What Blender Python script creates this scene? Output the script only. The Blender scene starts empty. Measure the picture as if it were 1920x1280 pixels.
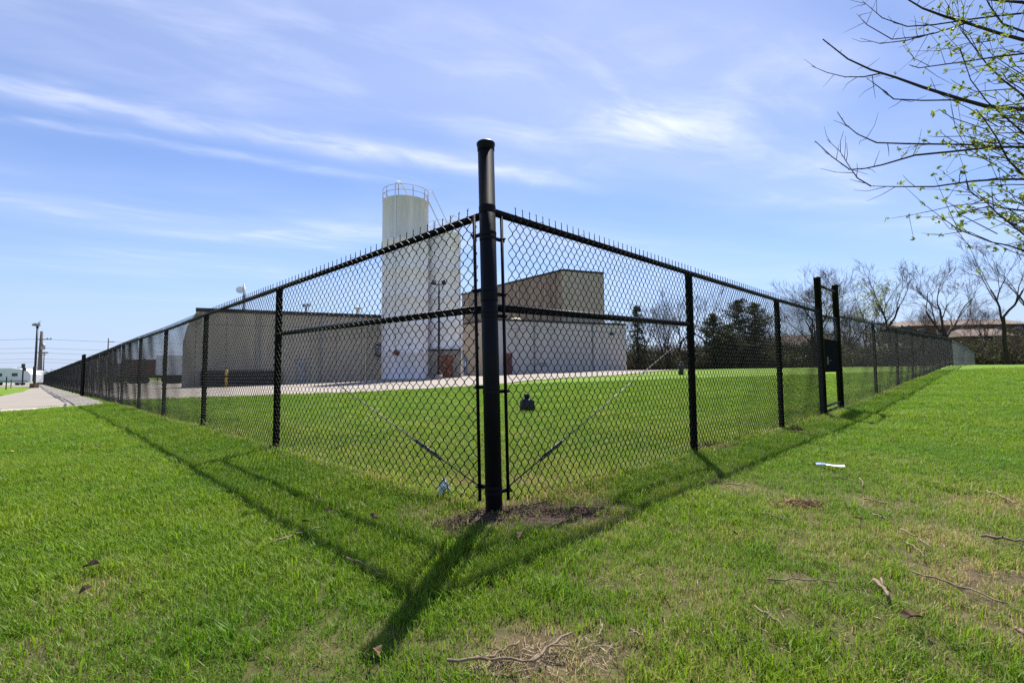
import bpy, math, random
import numpy as np
from mathutils import Vector, Matrix, noise
R = math.radians
rng = random.Random(7)
sc = bpy.context.scene
col = sc.collection

# ------------------------------------------------------------------ camera
CAM_H = 0.863
F = 905.0                      # focal length in photo pixels (photo is 1920 x 1280)
PITCH, ROLL = R(3.7), R(-0.5)
cam_d = bpy.data.cameras.new('camera'); cam = bpy.data.objects.new('camera', cam_d); col.objects.link(cam)
cam_d.sensor_width = 36.0; cam_d.lens = 36.0 * F / 1920.0
cam_d.clip_start = 0.05; cam_d.clip_end = 3000
CAMM = Matrix.Translation((0, 0, CAM_H)) @ Matrix.Rotation(R(90) + PITCH, 4, 'X') @ Matrix.Rotation(ROLL, 4, 'Z')
cam.matrix_world = CAMM
sc.camera = cam

# ------------------------------------------------------------------ world: sky with thin cirrus
SUN_AZ, SUN_EL = R(10.2), R(57.3)          # azimuth clockwise from +Y
world = bpy.data.worlds.new('World'); sc.world = world; world.use_nodes = True
nt = world.node_tree; N = nt.nodes; Lk = nt.links
for n in list(N): N.remove(n)
def nd(tree, typ, **kw):
    n = tree.nodes.new(typ)
    for k, v in kw.items(): setattr(n, k, v)
    return n
def mth(tree, op, a, b=None, c=None, clamp=False):
    n = nd(tree, 'ShaderNodeMath', operation=op, use_clamp=clamp)
    for i, v in enumerate((a, b, c)):
        if v is None: continue
        if isinstance(v, (int, float)): n.inputs[i].default_value = v
        else: tree.links.new(v, n.inputs[i])
    return n.outputs[0]
sky = nd(nt, 'ShaderNodeTexSky', sky_type='NISHITA', sun_disc=False)
sky.sun_elevation = SUN_EL; sky.sun_rotation = SUN_AZ
sky.air_density = 1.0; sky.dust_density = 0.25; sky.ozone_density = 3.0
tc = nd(nt, 'ShaderNodeTexCoord')
sep = nd(nt, 'ShaderNodeSeparateXYZ'); Lk.new(tc.outputs['Generated'], sep.inputs[0])
zz = mth(nt, 'MAXIMUM', sep.outputs[2], 0.03)
px = mth(nt, 'DIVIDE', sep.outputs[0], zz); py = mth(nt, 'DIVIDE', sep.outputs[1], zz)
ca, sa = math.cos(R(24.5)), math.sin(R(24.5))
al = mth(nt, 'ADD', mth(nt, 'MULTIPLY', px, ca), mth(nt, 'MULTIPLY', py, sa))       # along the streaks
ac = mth(nt, 'SUBTRACT', mth(nt, 'MULTIPLY', py, ca), mth(nt, 'MULTIPLY', px, sa))  # across the streaks
def cnoise(sx, sy, scale, off, detail=6, rough=0.6, dist=0.6):
    cmb = nd(nt, 'ShaderNodeCombineXYZ')
    Lk.new(mth(nt, 'MULTIPLY_ADD', al, sx, off), cmb.inputs[0]); Lk.new(mth(nt, 'MULTIPLY', ac, sy), cmb.inputs[1])
    t = nd(nt, 'ShaderNodeTexNoise'); t.inputs['Scale'].default_value = scale; t.inputs['Detail'].default_value = detail
    t.inputs['Roughness'].default_value = rough; t.inputs['Distortion'].default_value = dist
    Lk.new(cmb.outputs[0], t.inputs['Vector']); return t.outputs[0]
def ramp(v, a, b):
    n = nd(nt, 'ShaderNodeMapRange', interpolation_type='SMOOTHSTEP'); Lk.new(v, n.inputs[0])
    n.inputs[1].default_value = a; n.inputs[2].default_value = b; return n.outputs[0]
fine = cnoise(0.8, 1.9, 1.9, 3.1, 9, 0.58, 0.5)
big = cnoise(0.5, 1.1, 0.9, 11.0, 4, 0.5, 0.3)
wob = cnoise(0.8, 0.6, 1.3, 5.5, 4)
def window(a0, a1, b0, b1): return mth(nt, 'MULTIPLY', ramp(al, a0, a1), ramp(al, b1, b0))
def streak(c0, w, k, win=None):
    d = mth(nt, 'SUBTRACT', mth(nt, 'ADD', ac, mth(nt, 'MULTIPLY_ADD', wob, 0.34, -0.17)), c0)
    g = mth(nt, 'POWER', 2.718, mth(nt, 'MULTIPLY', mth(nt, 'MULTIPLY', d, d), -1.0 / (w * w)))
    g = mth(nt, 'MULTIPLY', g, mth(nt, 'MULTIPLY', ramp(fine, 0.28, 0.72), k))
    return mth(nt, 'MULTIPLY', g, win) if win else g
wisps = mth(nt, 'MULTIPLY', ramp(fine, 0.40, 0.85), mth(nt, 'MULTIPLY', ramp(big, 0.44, 0.75), 0.55))
cl = mth(nt, 'ADD', wisps, streak(2.17, 0.10, 0.52, window(-6, -3, 0.9, 1.7)))
cl = mth(nt, 'ADD', cl, streak(2.46, 0.06, 0.34, window(-6, -3, 0.0, 0.9)))
cl = mth(nt, 'ADD', cl, streak(1.48, 0.15, 0.36, window(0.7, 1.2, 1.6, 2.3)))
cl = mth(nt, 'ADD', cl, mth(nt, 'MULTIPLY', ramp(big, 0.25, 0.75), 0.22))
cl = mth(nt, 'MULTIPLY', cl, ramp(sep.outputs[2], 0.06, 0.3), clamp=True)
mixc = nd(nt, 'ShaderNodeMix', data_type='RGBA')
tint = nd(nt, 'ShaderNodeMix', data_type='RGBA', blend_type='MULTIPLY'); tint.inputs['Factor'].default_value = 1.0
Lk.new(sky.outputs[0], tint.inputs[6]); tint.inputs[7].default_value = (.92, .925, 1.08, 1)
hz = nd(nt, 'ShaderNodeMix', data_type='RGBA')      # pale blue air low over the horizon, all round
Lk.new(mth(nt, 'MULTIPLY', ramp(sep.outputs[2], 0.26, -0.02), 0.8), hz.inputs['Factor']); Lk.new(tint.outputs[2], hz.inputs[6]); hz.inputs[7].default_value = (3.3, 4.2, 6.2, 1)
Lk.new(cl, mixc.inputs['Factor']); Lk.new(hz.outputs[2], mixc.inputs[6]); mixc.inputs[7].default_value = (7.2, 7.5, 9.0, 1)
bg = nd(nt, 'ShaderNodeBackground'); bg.inputs['Strength'].default_value = 0.082
Lk.new(mixc.outputs[2], bg.inputs[0])
wo = nd(nt, 'ShaderNodeOutputWorld'); Lk.new(bg.outputs[0], wo.inputs[0])

# ------------------------------------------------------------------ sun and exposure
sun_d = bpy.data.lights.new('sun', 'SUN'); sun_d.energy = 4.8; sun_d.angle = R(0.53); sun_d.color = (1.0, 0.955, 0.88)
sun = bpy.data.objects.new('sun', sun_d); col.objects.link(sun)
sdir = Vector((math.sin(SUN_AZ) * math.cos(SUN_EL), math.cos(SUN_AZ) * math.cos(SUN_EL), math.sin(SUN_EL)))
sun.rotation_euler = sdir.to_track_quat('Z', 'Y').to_euler(); sun.location = (0, 0, 60)
vs = sc.view_settings; vs.view_transform = 'Standard'; vs.look = 'None'; vs.gamma = 1.0; vs.use_curve_mapping = False
vs.exposure = 0.90
sc.cycles.use_denoising = False
sc.cycles.max_bounces = 6; sc.cycles.transparent_max_bounces = 8
sc.cycles.sample_clamp_indirect = 6

# ------------------------------------------------------------------ terrain and pixel helpers
UK = [-50, 0, 8, 13, 18, 28, 41, 60, 300]; ZK = [0, 0, .03, .16, .33, .62, 1.04, 1.2, 1.9]
HK = [0, 112, 122, 140, 170, 400]; HZ = [0, 0, 1.3, 4.6, 6.2, 6.8]
VK = [-50, 0, 10, 31, 80, 220, 700]; GK = [0, 0, -.03, -.14, -.40, -1.15, -1.6]
CX, CY = -0.12, 3.06
S2 = math.sqrt(0.5)
def tz(x, y):
    """ground height"""
    x = np.asarray(x, float); y = np.asarray(y, float)
    u = ((x - CX) + (y - CY)) * S2; v = (-(x - CX) + (y - CY)) * S2
    w = np.clip((60 - v) / 40.0, 0, 1); w = w * w * (3 - 2 * w)
    z = np.interp(u, UK, ZK) + np.interp(v, VK, GK) + w * np.interp(u, HK, HZ)
    return z + 0.012 * np.sin(x * 1.9 + 1.3 * np.sin(y * .8)) * np.cos(y * 1.6 + .7) + 0.02 * np.sin(x * .5) * np.sin(y * .43 + 1)
Z0 = float(tz(CX, CY))
def gz(x, y): return float(tz(x, y))
def ray(pxx, pyy):
    d = CAMM.to_3x3() @ Vector(((pxx - 960) / F, (640 - pyy) / F, -1.0)); return d
def at(pxx, pyy, Y):
    d = ray(pxx, pyy); return Vector((0, 0, CAM_H)) + d * (Y / d.y)
def ongr(pxx, pyy, ymax=600):
    """pixel -> point on the ground"""
    d = ray(pxx, pyy); d = d / d.y; prev = 0.8
    y = 0.8
    while y < ymax:
        if CAM_H + d.z * y < gz(d.x * y, y):
            a, b = prev, y
            for _ in range(25):
                m = (a + b) / 2
                if CAM_H + d.z * m < gz(d.x * m, m): b = m
                else: a = m
            return Vector((d.x * b, b, gz(d.x * b, b)))
        prev = y; y *= 1.03
    return Vector((d.x * ymax, ymax, gz(d.x * ymax, ymax)))
def gpx(pxx, Y):
    d = ray(pxx, 690); x = d.x / d.y * Y; return Vector((x, Y, gz(x, Y)))

# ------------------------------------------------------------------ mesh builder
class MB:
    def __init__(self): self.v = []; self.f = []
    def box(self, c, s, rz=0.0, M=None):
        hx, hy, hz = s[0] / 2, s[1] / 2, s[2] / 2; n = len(self.v); cs, sn = math.cos(rz), math.sin(rz)
        for dz in (-hz, hz):
            for dx, dy in ((-hx, -hy), (hx, -hy), (hx, hy), (-hx, hy)):
                p = Vector((c[0] + dx * cs - dy * sn, c[1] + dx * sn + dy * cs, c[2] + dz))
                self.v.append(tuple(M @ p) if M else tuple(p))
        self.f += [(n, n+3, n+2, n+1), (n+4, n+5, n+6, n+7), (n, n+1, n+5, n+4), (n+1, n+2, n+6, n+5), (n+2, n+3, n+7, n+6), (n+3, n, n+4, n+7)]
        return self
    def tube(self, pts, rad, sides=6, caps=True):
        pts = [Vector(p) for p in pts]; k = len(pts)
        if not hasattr(rad, '__len__'): rad = [rad] * k
        n0 = len(self.v); ref = None
        for i, p in enumerate(pts):
            t = (pts[min(i + 1, k - 1)] - pts[max(i - 1, 0)])
            if t.length < 1e-9: t = Vector((0, 0, 1))
            t.normalize()
            if ref is None:
                ref = Vector((0, 0, 1)) if abs(t.z) < .9 else Vector((1, 0, 0))
            a = ref - t * ref.dot(t)
            if a.length < 1e-6: a = t.orthogonal()
            a.normalize(); ref = a; b = t.cross(a)
            for j in range(sides):
                an = 2 * math.pi * j / sides
                q = p + (a * math.cos(an) + b * math.sin(an)) * rad[i]; self.v.append((q.x, q.y, q.z))
        for i in range(k - 1):
            for j in range(sides):
                j2 = (j + 1) % sides; A = n0 + i * sides
                self.f.append((A + j, A + j2, A + sides + j2, A + sides + j))
        if caps:
            self.f.append(tuple(n0 + j for j in reversed(range(sides)))); e = n0 + (k - 1) * sides
            self.f.append(tuple(e + j for j in range(sides)))
        return self
    def lathe(self, prof, c=(0, 0, 0), sides=24, caps=True):
        n0 = len(self.v); k = len(prof)
        for r, z in prof:
            for j in range(sides):
                a = 2 * math.pi * j / sides; self.v.append((c[0] + r * math.cos(a), c[1] + r * math.sin(a), c[2] + z))
        for i in range(k - 1):
            for j in range(sides):
                j2 = (j + 1) % sides; A = n0 + i * sides
                self.f.append((A + j, A + j2, A + sides + j2, A + sides + j))
        if caps:
            self.f.append(tuple(n0 + j for j in reversed(range(sides)))); e = n0 + (k - 1) * sides
            self.f.append(tuple(e + j for j in range(sides)))
        return self
    def prism(self, poly, vec):
        """poly: planar 3D loop, extruded by vec"""
        n = len(self.v); k = len(poly); vec = Vector(vec)
        for p in poly: self.v.append(tuple(p))
        for p in poly: self.v.append(tuple(Vector(p) + vec))
        self.f.append(tuple(n + i for i in range(k))); self.f.append(tuple(n + k + i for i in reversed(range(k))))
        for i in range(k):
            j = (i + 1) % k; self.f.append((n + j, n + i, n + k + i, n + k + j))
        return self
    def mesh(self, name, mat=None, smooth=False):
        me = bpy.data.meshes.new(name); me.from_pydata(self.v, [], self.f)
        if mat: me.materials.append(mat)
        if smooth: me.polygons.foreach_set('use_smooth', [True] * len(me.polygons))
        me.update(); return me
    def build(self, name, mat, parent=None, smooth=False):
        return link(name, self.mesh(name, mat, smooth), parent)
def link(name, me, parent=None, M=None):
    o = bpy.data.objects.new(name, me); col.objects.link(o)
    if parent: o.parent = parent
    if M is not None: o.matrix_local = M
    return o
def tag(o, label=None, cat=None, group=None, kind=None):
    if label: o['label'] = label
    if cat: o['category'] = cat
    if group: o['group'] = group
    if kind: o['kind'] = kind
    return o
def empty(name, loc=(0, 0, 0), rz=0.0, label=None, cat=None, group=None):
    o = bpy.data.objects.new(name, None); col.objects.link(o); o.location = loc; o.rotation_euler = (0, 0, rz); o.empty_display_size = .2
    return tag(o, label, cat, group)

# ------------------------------------------------------------------ materials
MATS = {}
def mat(name, color, rough=0.7, metal=0.0, spec=0.5, var=0.0, vscale=8.0, bump=0.0, bscale=60.0, color2=None, stretch=None, coat=0.0):
    if name in MATS: return MATS[name]
    m = bpy.data.materials.new(name); m.use_nodes = True; t = m.node_tree; b = t.nodes['Principled BSDF']
    b.inputs['Base Color'].default_value = (*color, 1); b.inputs['Roughness'].default_value = rough; b.inputs['Metallic'].default_value = metal
    b.inputs['Specular IOR Level'].default_value = spec
    if coat: b.inputs['Coat Weight'].default_value = coat
    tcn = nd(t, 'ShaderNodeTexCoord'); vec = tcn.outputs['Object']
    if stretch:
        mp = nd(t, 'ShaderNodeMapping'); mp.inputs['Scale'].default_value = stretch; t.links.new(vec, mp.inputs[0]); vec = mp.outputs[0]
    if var or color2:
        nz = nd(t, 'ShaderNodeTexNoise'); nz.inputs['Scale'].default_value = vscale; nz.inputs['Detail'].default_value = 8; nz.inputs['Roughness'].default_value = .65
        t.links.new(vec, nz.inputs['Vector'])
        mr = nd(t, 'ShaderNodeMapRange'); t.links.new(nz.outputs[0], mr.inputs[0]); mr.inputs[1].default_value = .3; mr.inputs[2].default_value = .7
        mx = nd(t, 'ShaderNodeMix', data_type='RGBA'); t.links.new(mr.outputs[0], mx.inputs['Factor'])
        c2 = color2 or tuple(c * (1 - var) for c in color); c1 = color if color2 else tuple(min(1, c * (1 + var)) for c in color)
        mx.inputs[6].default_value = (*c1, 1); mx.inputs[7].default_value = (*c2, 1); t.links.new(mx.outputs[2], b.inputs['Base Color'])
    if bump:
        nb = nd(t, 'ShaderNodeTexNoise'); nb.inputs['Scale'].default_value = bscale; nb.inputs['Detail'].default_value = 6; t.links.new(vec, nb.inputs['Vector'])
        bp = nd(t, 'ShaderNodeBump'); bp.inputs['Strength'].default_value = bump; bp.inputs['Distance'].default_value = .02
        t.links.new(nb.outputs[0], bp.inputs['Height']); t.links.new(bp.outputs[0], b.inputs['Normal'])
    MATS[name] = m; return m
BLACK = mat('black_vinyl_steel', (.0055, .0055, .0085), .45, 0, .11, var=.3, vscale=14, bump=.03, bscale=40)
WIRE = mat('black_coated_wire', (.005, .005, .0055), .5, 0, .18)
ROD = mat('galvanized_rod', (.09, .09, .095), .5, .5, .5, var=.2, vscale=30)
BARK = mat('bark_dark', (.040, .031, .025), .95, 0, .2, var=.35, vscale=6, bump=.4, bscale=30)
BARK2 = mat('bark_grey', (.095, .078, .064), .95, 0, .2, var=.3, vscale=5)
TWIG = mat('twig_brown', (.090, .064, .049), .95, 0, .2, var=.3, vscale=2)
CONC = mat('concrete_pavement', (.29, .255, .215), .92, 0, .3, var=.14, vscale=.35, bump=.15, bscale=25)
ASPH = mat('weathered_asphalt', (.25, .222, .19), .93, 0, .3, var=.14, vscale=.5, bump=.2, bscale=70)
GRAV = mat('pale_gravel', (.40, .36, .30), .95, 0, .3, var=.4, vscale=22, bump=.6, bscale=60)
TAR = mat('crack_seal_tar', (.025, .024, .024), .6)
PRECAST = mat('beige_precast', (.39, .335, .265), .9, 0, .3, var=.20, vscale=.9, bump=.1, bscale=18, stretch=(1, 1, .22))
PALEW = mat('pale_painted_block', (.47, .43, .405), .88, 0, .3, var=.13, vscale=.9, bump=.1, bscale=14, stretch=(1, 1, .25))
TANW = mat('tan_painted_wall', (.46, .37, .275), .88, 0, .3, var=.08, vscale=.6)
FASC = mat('dark_brown_fascia', (.022, .017, .016), .6)
CORR = mat('stained_brown_metal', (.47, .36, .26), .75, .0, .3, color2=(.17, .12, .085), vscale=2.2, stretch=(1, 1, .06))
CORR2 = mat('tan_ribbed_metal', (.44, .37, .30), .75, .0, .3, var=.12, vscale=1.0, stretch=(1, 1, .12))
SILO = mat('white_silo_paint', (.86, .84, .92), .55, 0, .4, color2=(.68, .665, .72), vscale=1.1, stretch=(1, 1, .10))
SILOTOP = mat('weathered_grey_paint', (.72, .70, .76), .7, 0, .3, color2=(.50, .49, .53), vscale=1.5, stretch=(1, 1, .12))
CREAM = mat('cream_paint', (.58, .50, .36), .7, 0, .3, var=.2, vscale=2)
RUSTY = mat('rusty_rail', (.33, .22, .11), .7, .1, .4, color2=(.45, .38, .25), vscale=3)
ORANGE = mat('orange_door_paint', (.19, .055, .028), .6, 0, .4, var=.2, vscale=2)
BLUE = mat('blue_door_paint', (.12, .19, .26), .55, 0, .4, var=.1, vscale=2)
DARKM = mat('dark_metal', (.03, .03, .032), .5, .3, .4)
GREYM = mat('grey_metal', (.25, .25, .25), .45, .6, .5, var=.2, vscale=4)
WHITEP = mat('white_panel', (.72, .73, .75), .45, 0, .5, var=.05, vscale=1)
REDBR = mat('red_brown_paint', (.12, .04, .03), .6, 0, .4, var=.2, vscale=1)
TYRE = mat('tyre_rubber', (.02, .02, .02), .85)
GLASS = mat('dark_window_glass', (.02, .025, .03), .08, 0, .6)
ROOFB = mat('brown_shingle_roof', (.20, .155, .13), .9, 0, .3, var=.18, vscale=3)
ROOFG = mat('grey_shingle_roof', (.33, .32, .32), .9, 0, .3, var=.15, vscale=3)
BRICK = mat('dark_red_brick_wall', (.15, .085, .065), .9, 0, .3, var=.2, vscale=4)
YELL = mat('yellow_paint', (.60, .36, .04), .6)
WOODP = mat('utility_pole_wood', (.12, .10, .085), .9, 0, .2, var=.2, vscale=6, stretch=(1, 1, .1))
PLAST = mat('white_plastic', (.72, .76, .80), .25, 0, .5)
PAPERB = mat('blue_print_paper', (.16, .26, .60), .4)
BLKPL = mat('black_plastic', (.008, .008, .008), .4, 0, .4)
GRNPL = mat('dark_green_plastic', (.012, .03, .026), .45)
STICK = mat('dead_stick_bark', (.23, .17, .12), .95, 0, .2, var=.4, vscale=18, bump=.4, bscale=60)
DLEAF = mat('dead_leaf', (.12, .078, .045), .85, 0, .2, var=.4, vscale=30)
THATCH = mat('dry_thatch', (.30, .20, .11), .95, 0, .2, var=.35, vscale=25)
MULCH = mat('mulch_chip', (.075, .05, .036), .95, 0, .2, var=.6, vscale=9)
DAND = mat('dandelion_yellow', (.75, .50, .02), .7)

def leafmat(name, c1, c2, trans=.45, attr=None, dry=None):
    m = bpy.data.materials.new(name); m.use_nodes = True; t = m.node_tree
    for n in list(t.nodes): t.nodes.remove(n)
    out = nd(t, 'ShaderNodeOutputMaterial'); df = nd(t, 'ShaderNodeBsdfPrincipled'); tr = nd(t, 'ShaderNodeBsdfTranslucent'); mx = nd(t, 'ShaderNodeMixShader')
    df.inputs['Roughness'].default_value = .5; df.inputs['Specular IOR Level'].default_value = .22
    mx.inputs[0].default_value = trans
    at_ = nd(t, 'ShaderNodeAttribute', attribute_name='shade'); 
    cm = nd(t, 'ShaderNodeMix', data_type='RGBA'); cm.inputs[6].default_value = (*c1, 1); cm.inputs[7].default_value = (*c2, 1)
    t.links.new(at_.outputs['Fac'], cm.inputs['Factor']); c = cm.outputs[2]
    if dry:
        ai = nd(t, 'ShaderNodeAttribute', attribute_name='tint', attribute_type='INSTANCER')
        # tint 0..1 : green -> straw, chosen blade by blade
        st = mth(t, 'SUBTRACT', ai.outputs['Fac'], mth(t, 'MULTIPLY', at_.outputs['Fac'], 0.75))
        st = mth(t, 'MULTIPLY', st, 2.6, clamp=True)
        dm = nd(t, 'ShaderNodeMix', data_type='RGBA'); t.links.new(st, dm.inputs['Factor']); t.links.new(c, dm.inputs[6]); dm.inputs[7].default_value = (*dry, 1)
        hv = nd(t, 'ShaderNodeAttribute', attribute_name='hue', attribute_type='INSTANCER')
        hm = nd(t, 'ShaderNodeMix', data_type='RGBA', blend_type='MULTIPLY'); hm.inputs['Factor'].default_value = 1
        hc = nd(t, 'ShaderNodeMix', data_type='RGBA'); t.links.new(hv.outputs['Fac'], hc.inputs['Factor']); hc.inputs[6].default_value = (.72, .86, .75, 1); hc.inputs[7].default_value = (1.28, 1.10, .95, 1)
        t.links.new(dm.outputs[2], hm.inputs[6]); t.links.new(hc.outputs[2], hm.inputs[7]); c = hm.outputs[2]
    t.links.new(c, df.inputs['Base Color']); t.links.new(c, tr.inputs['Color'])
    t.links.new(df.outputs[0], mx.inputs[1]); t.links.new(tr.outputs[0], mx.inputs[2]); t.links.new(mx.outputs[0], out.inputs[0])
    return m
GRASSB = leafmat('grass_blade', (.068, .162, .008), (.23, .37, .022), .50, dry=(.44, .36, .19))
LEAFY = leafmat('young_leaf', (.19, .26, .03), (.33, .39, .07), .55)
PALELEAF = leafmat('pale_spring_leaf', (.22, .27, .10), (.30, .33, .13), .5)
EVERG = leafmat('evergreen_needles', (.030, .045, .022), (.095, .105, .048), .25)
BRUSHG = leafmat('brush_leaf', (.07, .10, .025), (.14, .15, .04), .35)

# ------------------------------------------------------------------ ground sheet
def spaced(lo, hi, fine_lo, fine_hi, step, grow=1.13):
    a = list(np.arange(fine_lo, fine_hi + 1e-6, step)); s = step; x = fine_hi
    while x < hi: s *= grow; x += s; a.append(x)
    s = step; x = fine_lo
    while x > lo: s *= grow; x -= s; a.insert(0, x)
    return np.array(a)
# dry / bare spots, read off the photograph and stood on the ground: (px, py, radius m, dryness, bareness)
SPOTS = [(1000, 1235, .22, .9, .5), (1090, 1255, .15, .7, .3), (930, 1262, .13, .6, .3), (1850, 1095, .30, .75, .45), (1790, 1010, .35, .6, .3), (1880, 950, .45, .6, .3),
         (1640, 945, .35, .55, .25), (1505, 948, .22, .8, .5), (1380, 915, .28, .6, .35), (1130, 1000, .2, .35, .1), (1000, 960, .33, .55, .95), (930, 968, .30, .5, .95),
         (860, 985, .16, .5, .75), (1090, 965, .28, .5, .75), (1330, 838, .3, .6, .8), (1500, 1100, .16, .6, .2), (1700, 1190, .25, .35, .1), (1240, 1090, .35, .4, .1),
         (1600, 1030, .5, .4, .1), (800, 960, .2, .4, .4), (1480, 808, .25, .5, .6), (1560, 785, .3, .4, .5), (520, 843, .2, .4, .6), (1900, 1180, .3, .5, .2), (150, 1120, .2, .4, .2),
         (1010, 905, .45, .5, .35), (870, 900, .4, .4, .3), (1080, 930, .3, .5, .4), (1700, 870, .5, .25, .0), (60, 1230, .3, .3, .1), (1200, 1220, .35, .35, .12), (600, 1230, .2, .3, .1)]
SP = [(ongr(a, b), r, d, ba) for a, b, r, d, ba in SPOTS]
def fields(x, y):
    dry = np.zeros_like(x); bare = np.zeros_like(x)
    wob = .35 * np.sin(x * 7 + 2 * np.sin(y * 5)) + .25 * np.sin(y * 11 + x * 3)
    for p, r, d, b in SP:
        q = np.exp(-((x - p.x) ** 2 + (y - p.y) ** 2) / (r * r) * (1 + .5 * wob))
        dry = np.maximum(dry, q * d); bare = np.maximum(bare, q * b)
    # right foreground is thinner turf than the left
    rf = np.clip((x + .2) / 2.5, 0, 1) * np.clip((5.0 - y) / 2.5, 0, 1) * .46
    dry = np.maximum(dry, rf * (.75 + .5 * wob))
    # worn strip under the fence lines
    u = ((x - CX) + (y - CY)) * S2; v = (-(x - CX) + (y - CY)) * S2
    st = np.maximum(np.exp(-(v / .13) ** 2) * (u > 0), np.exp(-(u / .13) ** 2) * (v > 0) * (v < 22))
    bare = np.maximum(bare, st * .45 * (.6 + wob)); dry = np.maximum(dry, st * .35)
    # lawn inside the fence is a little paler near the corner
    ins = (u > 0) & (v > 0); dry = np.maximum(dry, np.where(ins, .30 * np.exp(-(u + v) / 9.0), 0))
    return np.clip(dry, 0, 1), np.clip(bare, 0, 1)
gx = spaced(-700, 700, -6, 6, .12, 1.11); gy = spaced(-40, 1100, .6, 9, .12, 1.10)
GX, GY = np.meshgrid(gx, gy); GZ = tz(GX, GY); nx, ny = len(gx), len(gy)
me = bpy.data.meshes.new('ground')
idx = np.arange(nx * ny).reshape(ny, nx)
fc = np.stack([idx[:-1, :-1], idx[:-1, 1:], idx[1:, 1:], idx[1:, :-1]], -1).reshape(-1, 4)
me.from_pydata(np.stack([GX, GY, GZ], -1).reshape(-1, 3).tolist(), [], fc.tolist())
dryf, baref = fields(GX.ravel(), GY.ravel())
thatch = np.clip((13 - np.hypot(GX, GY).ravel()) / 9.0, 0, 1)      # thatch shows between the modelled blades
for nme, arr in (('dry', dryf), ('bare', baref), ('thatch', thatch)):
    a = me.attributes.new(nme, 'FLOAT', 'POINT'); a.data.foreach_set('value', arr.astype(np.float32))
me.polygons.foreach_set('use_smooth', [True] * len(me.polygons))
def ground_material():
    m = bpy.data.materials.new('lawn_ground'); m.use_nodes = True; t = m.node_tree; b = t.nodes['Principled BSDF']; b.inputs['Roughness'].default_value = .95; b.inputs['Specular IOR Level'].default_value = .15
    g = nd(t, 'ShaderNodeNewGeometry')
    def nz(scale, detail=6, rough=.6):
        n = nd(t, 'ShaderNodeTexNoise'); n.inputs['Scale'].default_value = scale; n.inputs['Detail'].default_value = detail; n.inputs['Roughness'].default_value = rough
        t.links.new(g.outputs['Position'], n.inputs['Vector']); return n.outputs[0]
    def mr(v, a, bb):
        n = nd(t, 'ShaderNodeMapRange'); t.links.new(v, n.inputs[0]); n.inputs[1].default_value = a; n.inputs[2].default_value = bb; return n.outputs[0]
    def mix(f, c1, c2):
        n = nd(t, 'ShaderNodeMix', data_type='RGBA')
        if isinstance(f, float): n.inputs['Factor'].default_value = f
        else: t.links.new(f, n.inputs['Factor'])
        for i, c in ((6, c1), (7, c2)):
            if isinstance(c, tuple): n.inputs[i].default_value = (*c, 1)
            else: t.links.new(c, n.inputs[i])
        return n.outputs[2]
    c = mix(mr(nz(.35, 5), .35, .65), (.105, .205, .012), (.165, .27, .020))
    c = mix(mth(t, 'MULTIPLY', mr(nz(.13, 7), .45, .7), .6), c, (.06, .145, .010))
    c = mix(mth(t, 'MULTIPLY', mr(nz(1.6, 9), .46, .72), .75), c, (.21, .25, .05))
    c = mix(mth(t, 'MULTIPLY', mr(nz(38, 6, .75), .38, .72), .55), c, (.055, .115, .006))
    ad = nd(t, 'ShaderNodeAttribute', attribute_name='dry'); ab = nd(t, 'ShaderNodeAttribute', attribute_name='bare')
    at2 = nd(t, 'ShaderNodeAttribute', attribute_name='thatch')
    c = mix(mth(t, 'MULTIPLY', at2.outputs['Fac'], .88), c, mix(mr(nz(30, 6), .35, .7), (.050, .060, .016), (.085, .075, .030)))
    straw = mix(mr(nz(60, 5), .35, .7), (.25, .20, .105), (.12, .09, .045))
    soil = mix(mr(nz(45, 8), .35, .7), (.060, .042, .030), (.14, .10, .07))
    c = mix(mth(t, 'MULTIPLY', mth(t, 'ADD', ad.outputs['Fac'], mth(t, 'MULTIPLY_ADD', nz(14, 5), .6, -.3)), 1.2, clamp=True), c, straw)
    c = mix(mth(t, 'MULTIPLY', mth(t, 'ADD', ab.outputs['Fac'], mth(t, 'MULTIPLY_ADD', nz(11, 5), .8, -.45)), 2.0, clamp=True), c, soil)
    t.links.new(c, b.inputs['Base Color'])
    bp = nd(t, 'ShaderNodeBump'); bp.inputs['Strength'].default_value = .7; bp.inputs['Distance'].default_value = .03
    t.links.new(nz(70, 6, .7), bp.inputs['Height']); t.links.new(bp.outputs[0], b.inputs['Normal'])
    return m
me.materials.append(ground_material()); ground = link('ground', me); tag(ground, kind='structure')

# ------------------------------------------------------------------ paved sheets lying on the ground
def sheet(name, poly, material, lift, step=1.5, parent=None):
    """polygon (x, y) filled by a grid, draped on the ground"""
    import bmesh
    bm = bmesh.new(); vs_ = [bm.verts.new((p[0], p[1], 0)) for p in poly]; bm.faces.new(vs_)
    xs = [p[0] for p in poly]; ys = [p[1] for p in poly]
    for ax, lo, hi in ((0, min(xs), max(xs)), (1, min(ys), max(ys))):
        s = step; q = lo + s
        while q < hi:
            nrm = (1, 0, 0) if ax == 0 else (0, 1, 0); co = (q, 0, 0) if ax == 0 else (0, q, 0)
            bmesh.ops.bisect_plane(bm, geom=bm.verts[:] + bm.edges[:] + bm.faces[:], plane_co=co, plane_no=nrm)
            q += s
    bmesh.ops.triangulate(bm, faces=bm.faces[:])
    for v in bm.verts: v.co.z = gz(v.co.x, v.co.y) + lift
    bmesh.ops.recalc_face_normals(bm, faces=bm.faces[:])
    if bm.faces and bm.faces[:][0].normal.z < 0: bmesh.ops.reverse_faces(bm, faces=bm.faces[:])
    m_ = bpy.data.meshes.new(name); bm.to_mesh(m_); bm.free(); m_.materials.append(material)
    o = link(name, m_, parent); 
    if not parent: tag(o, kind='structure')
    return o
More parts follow.
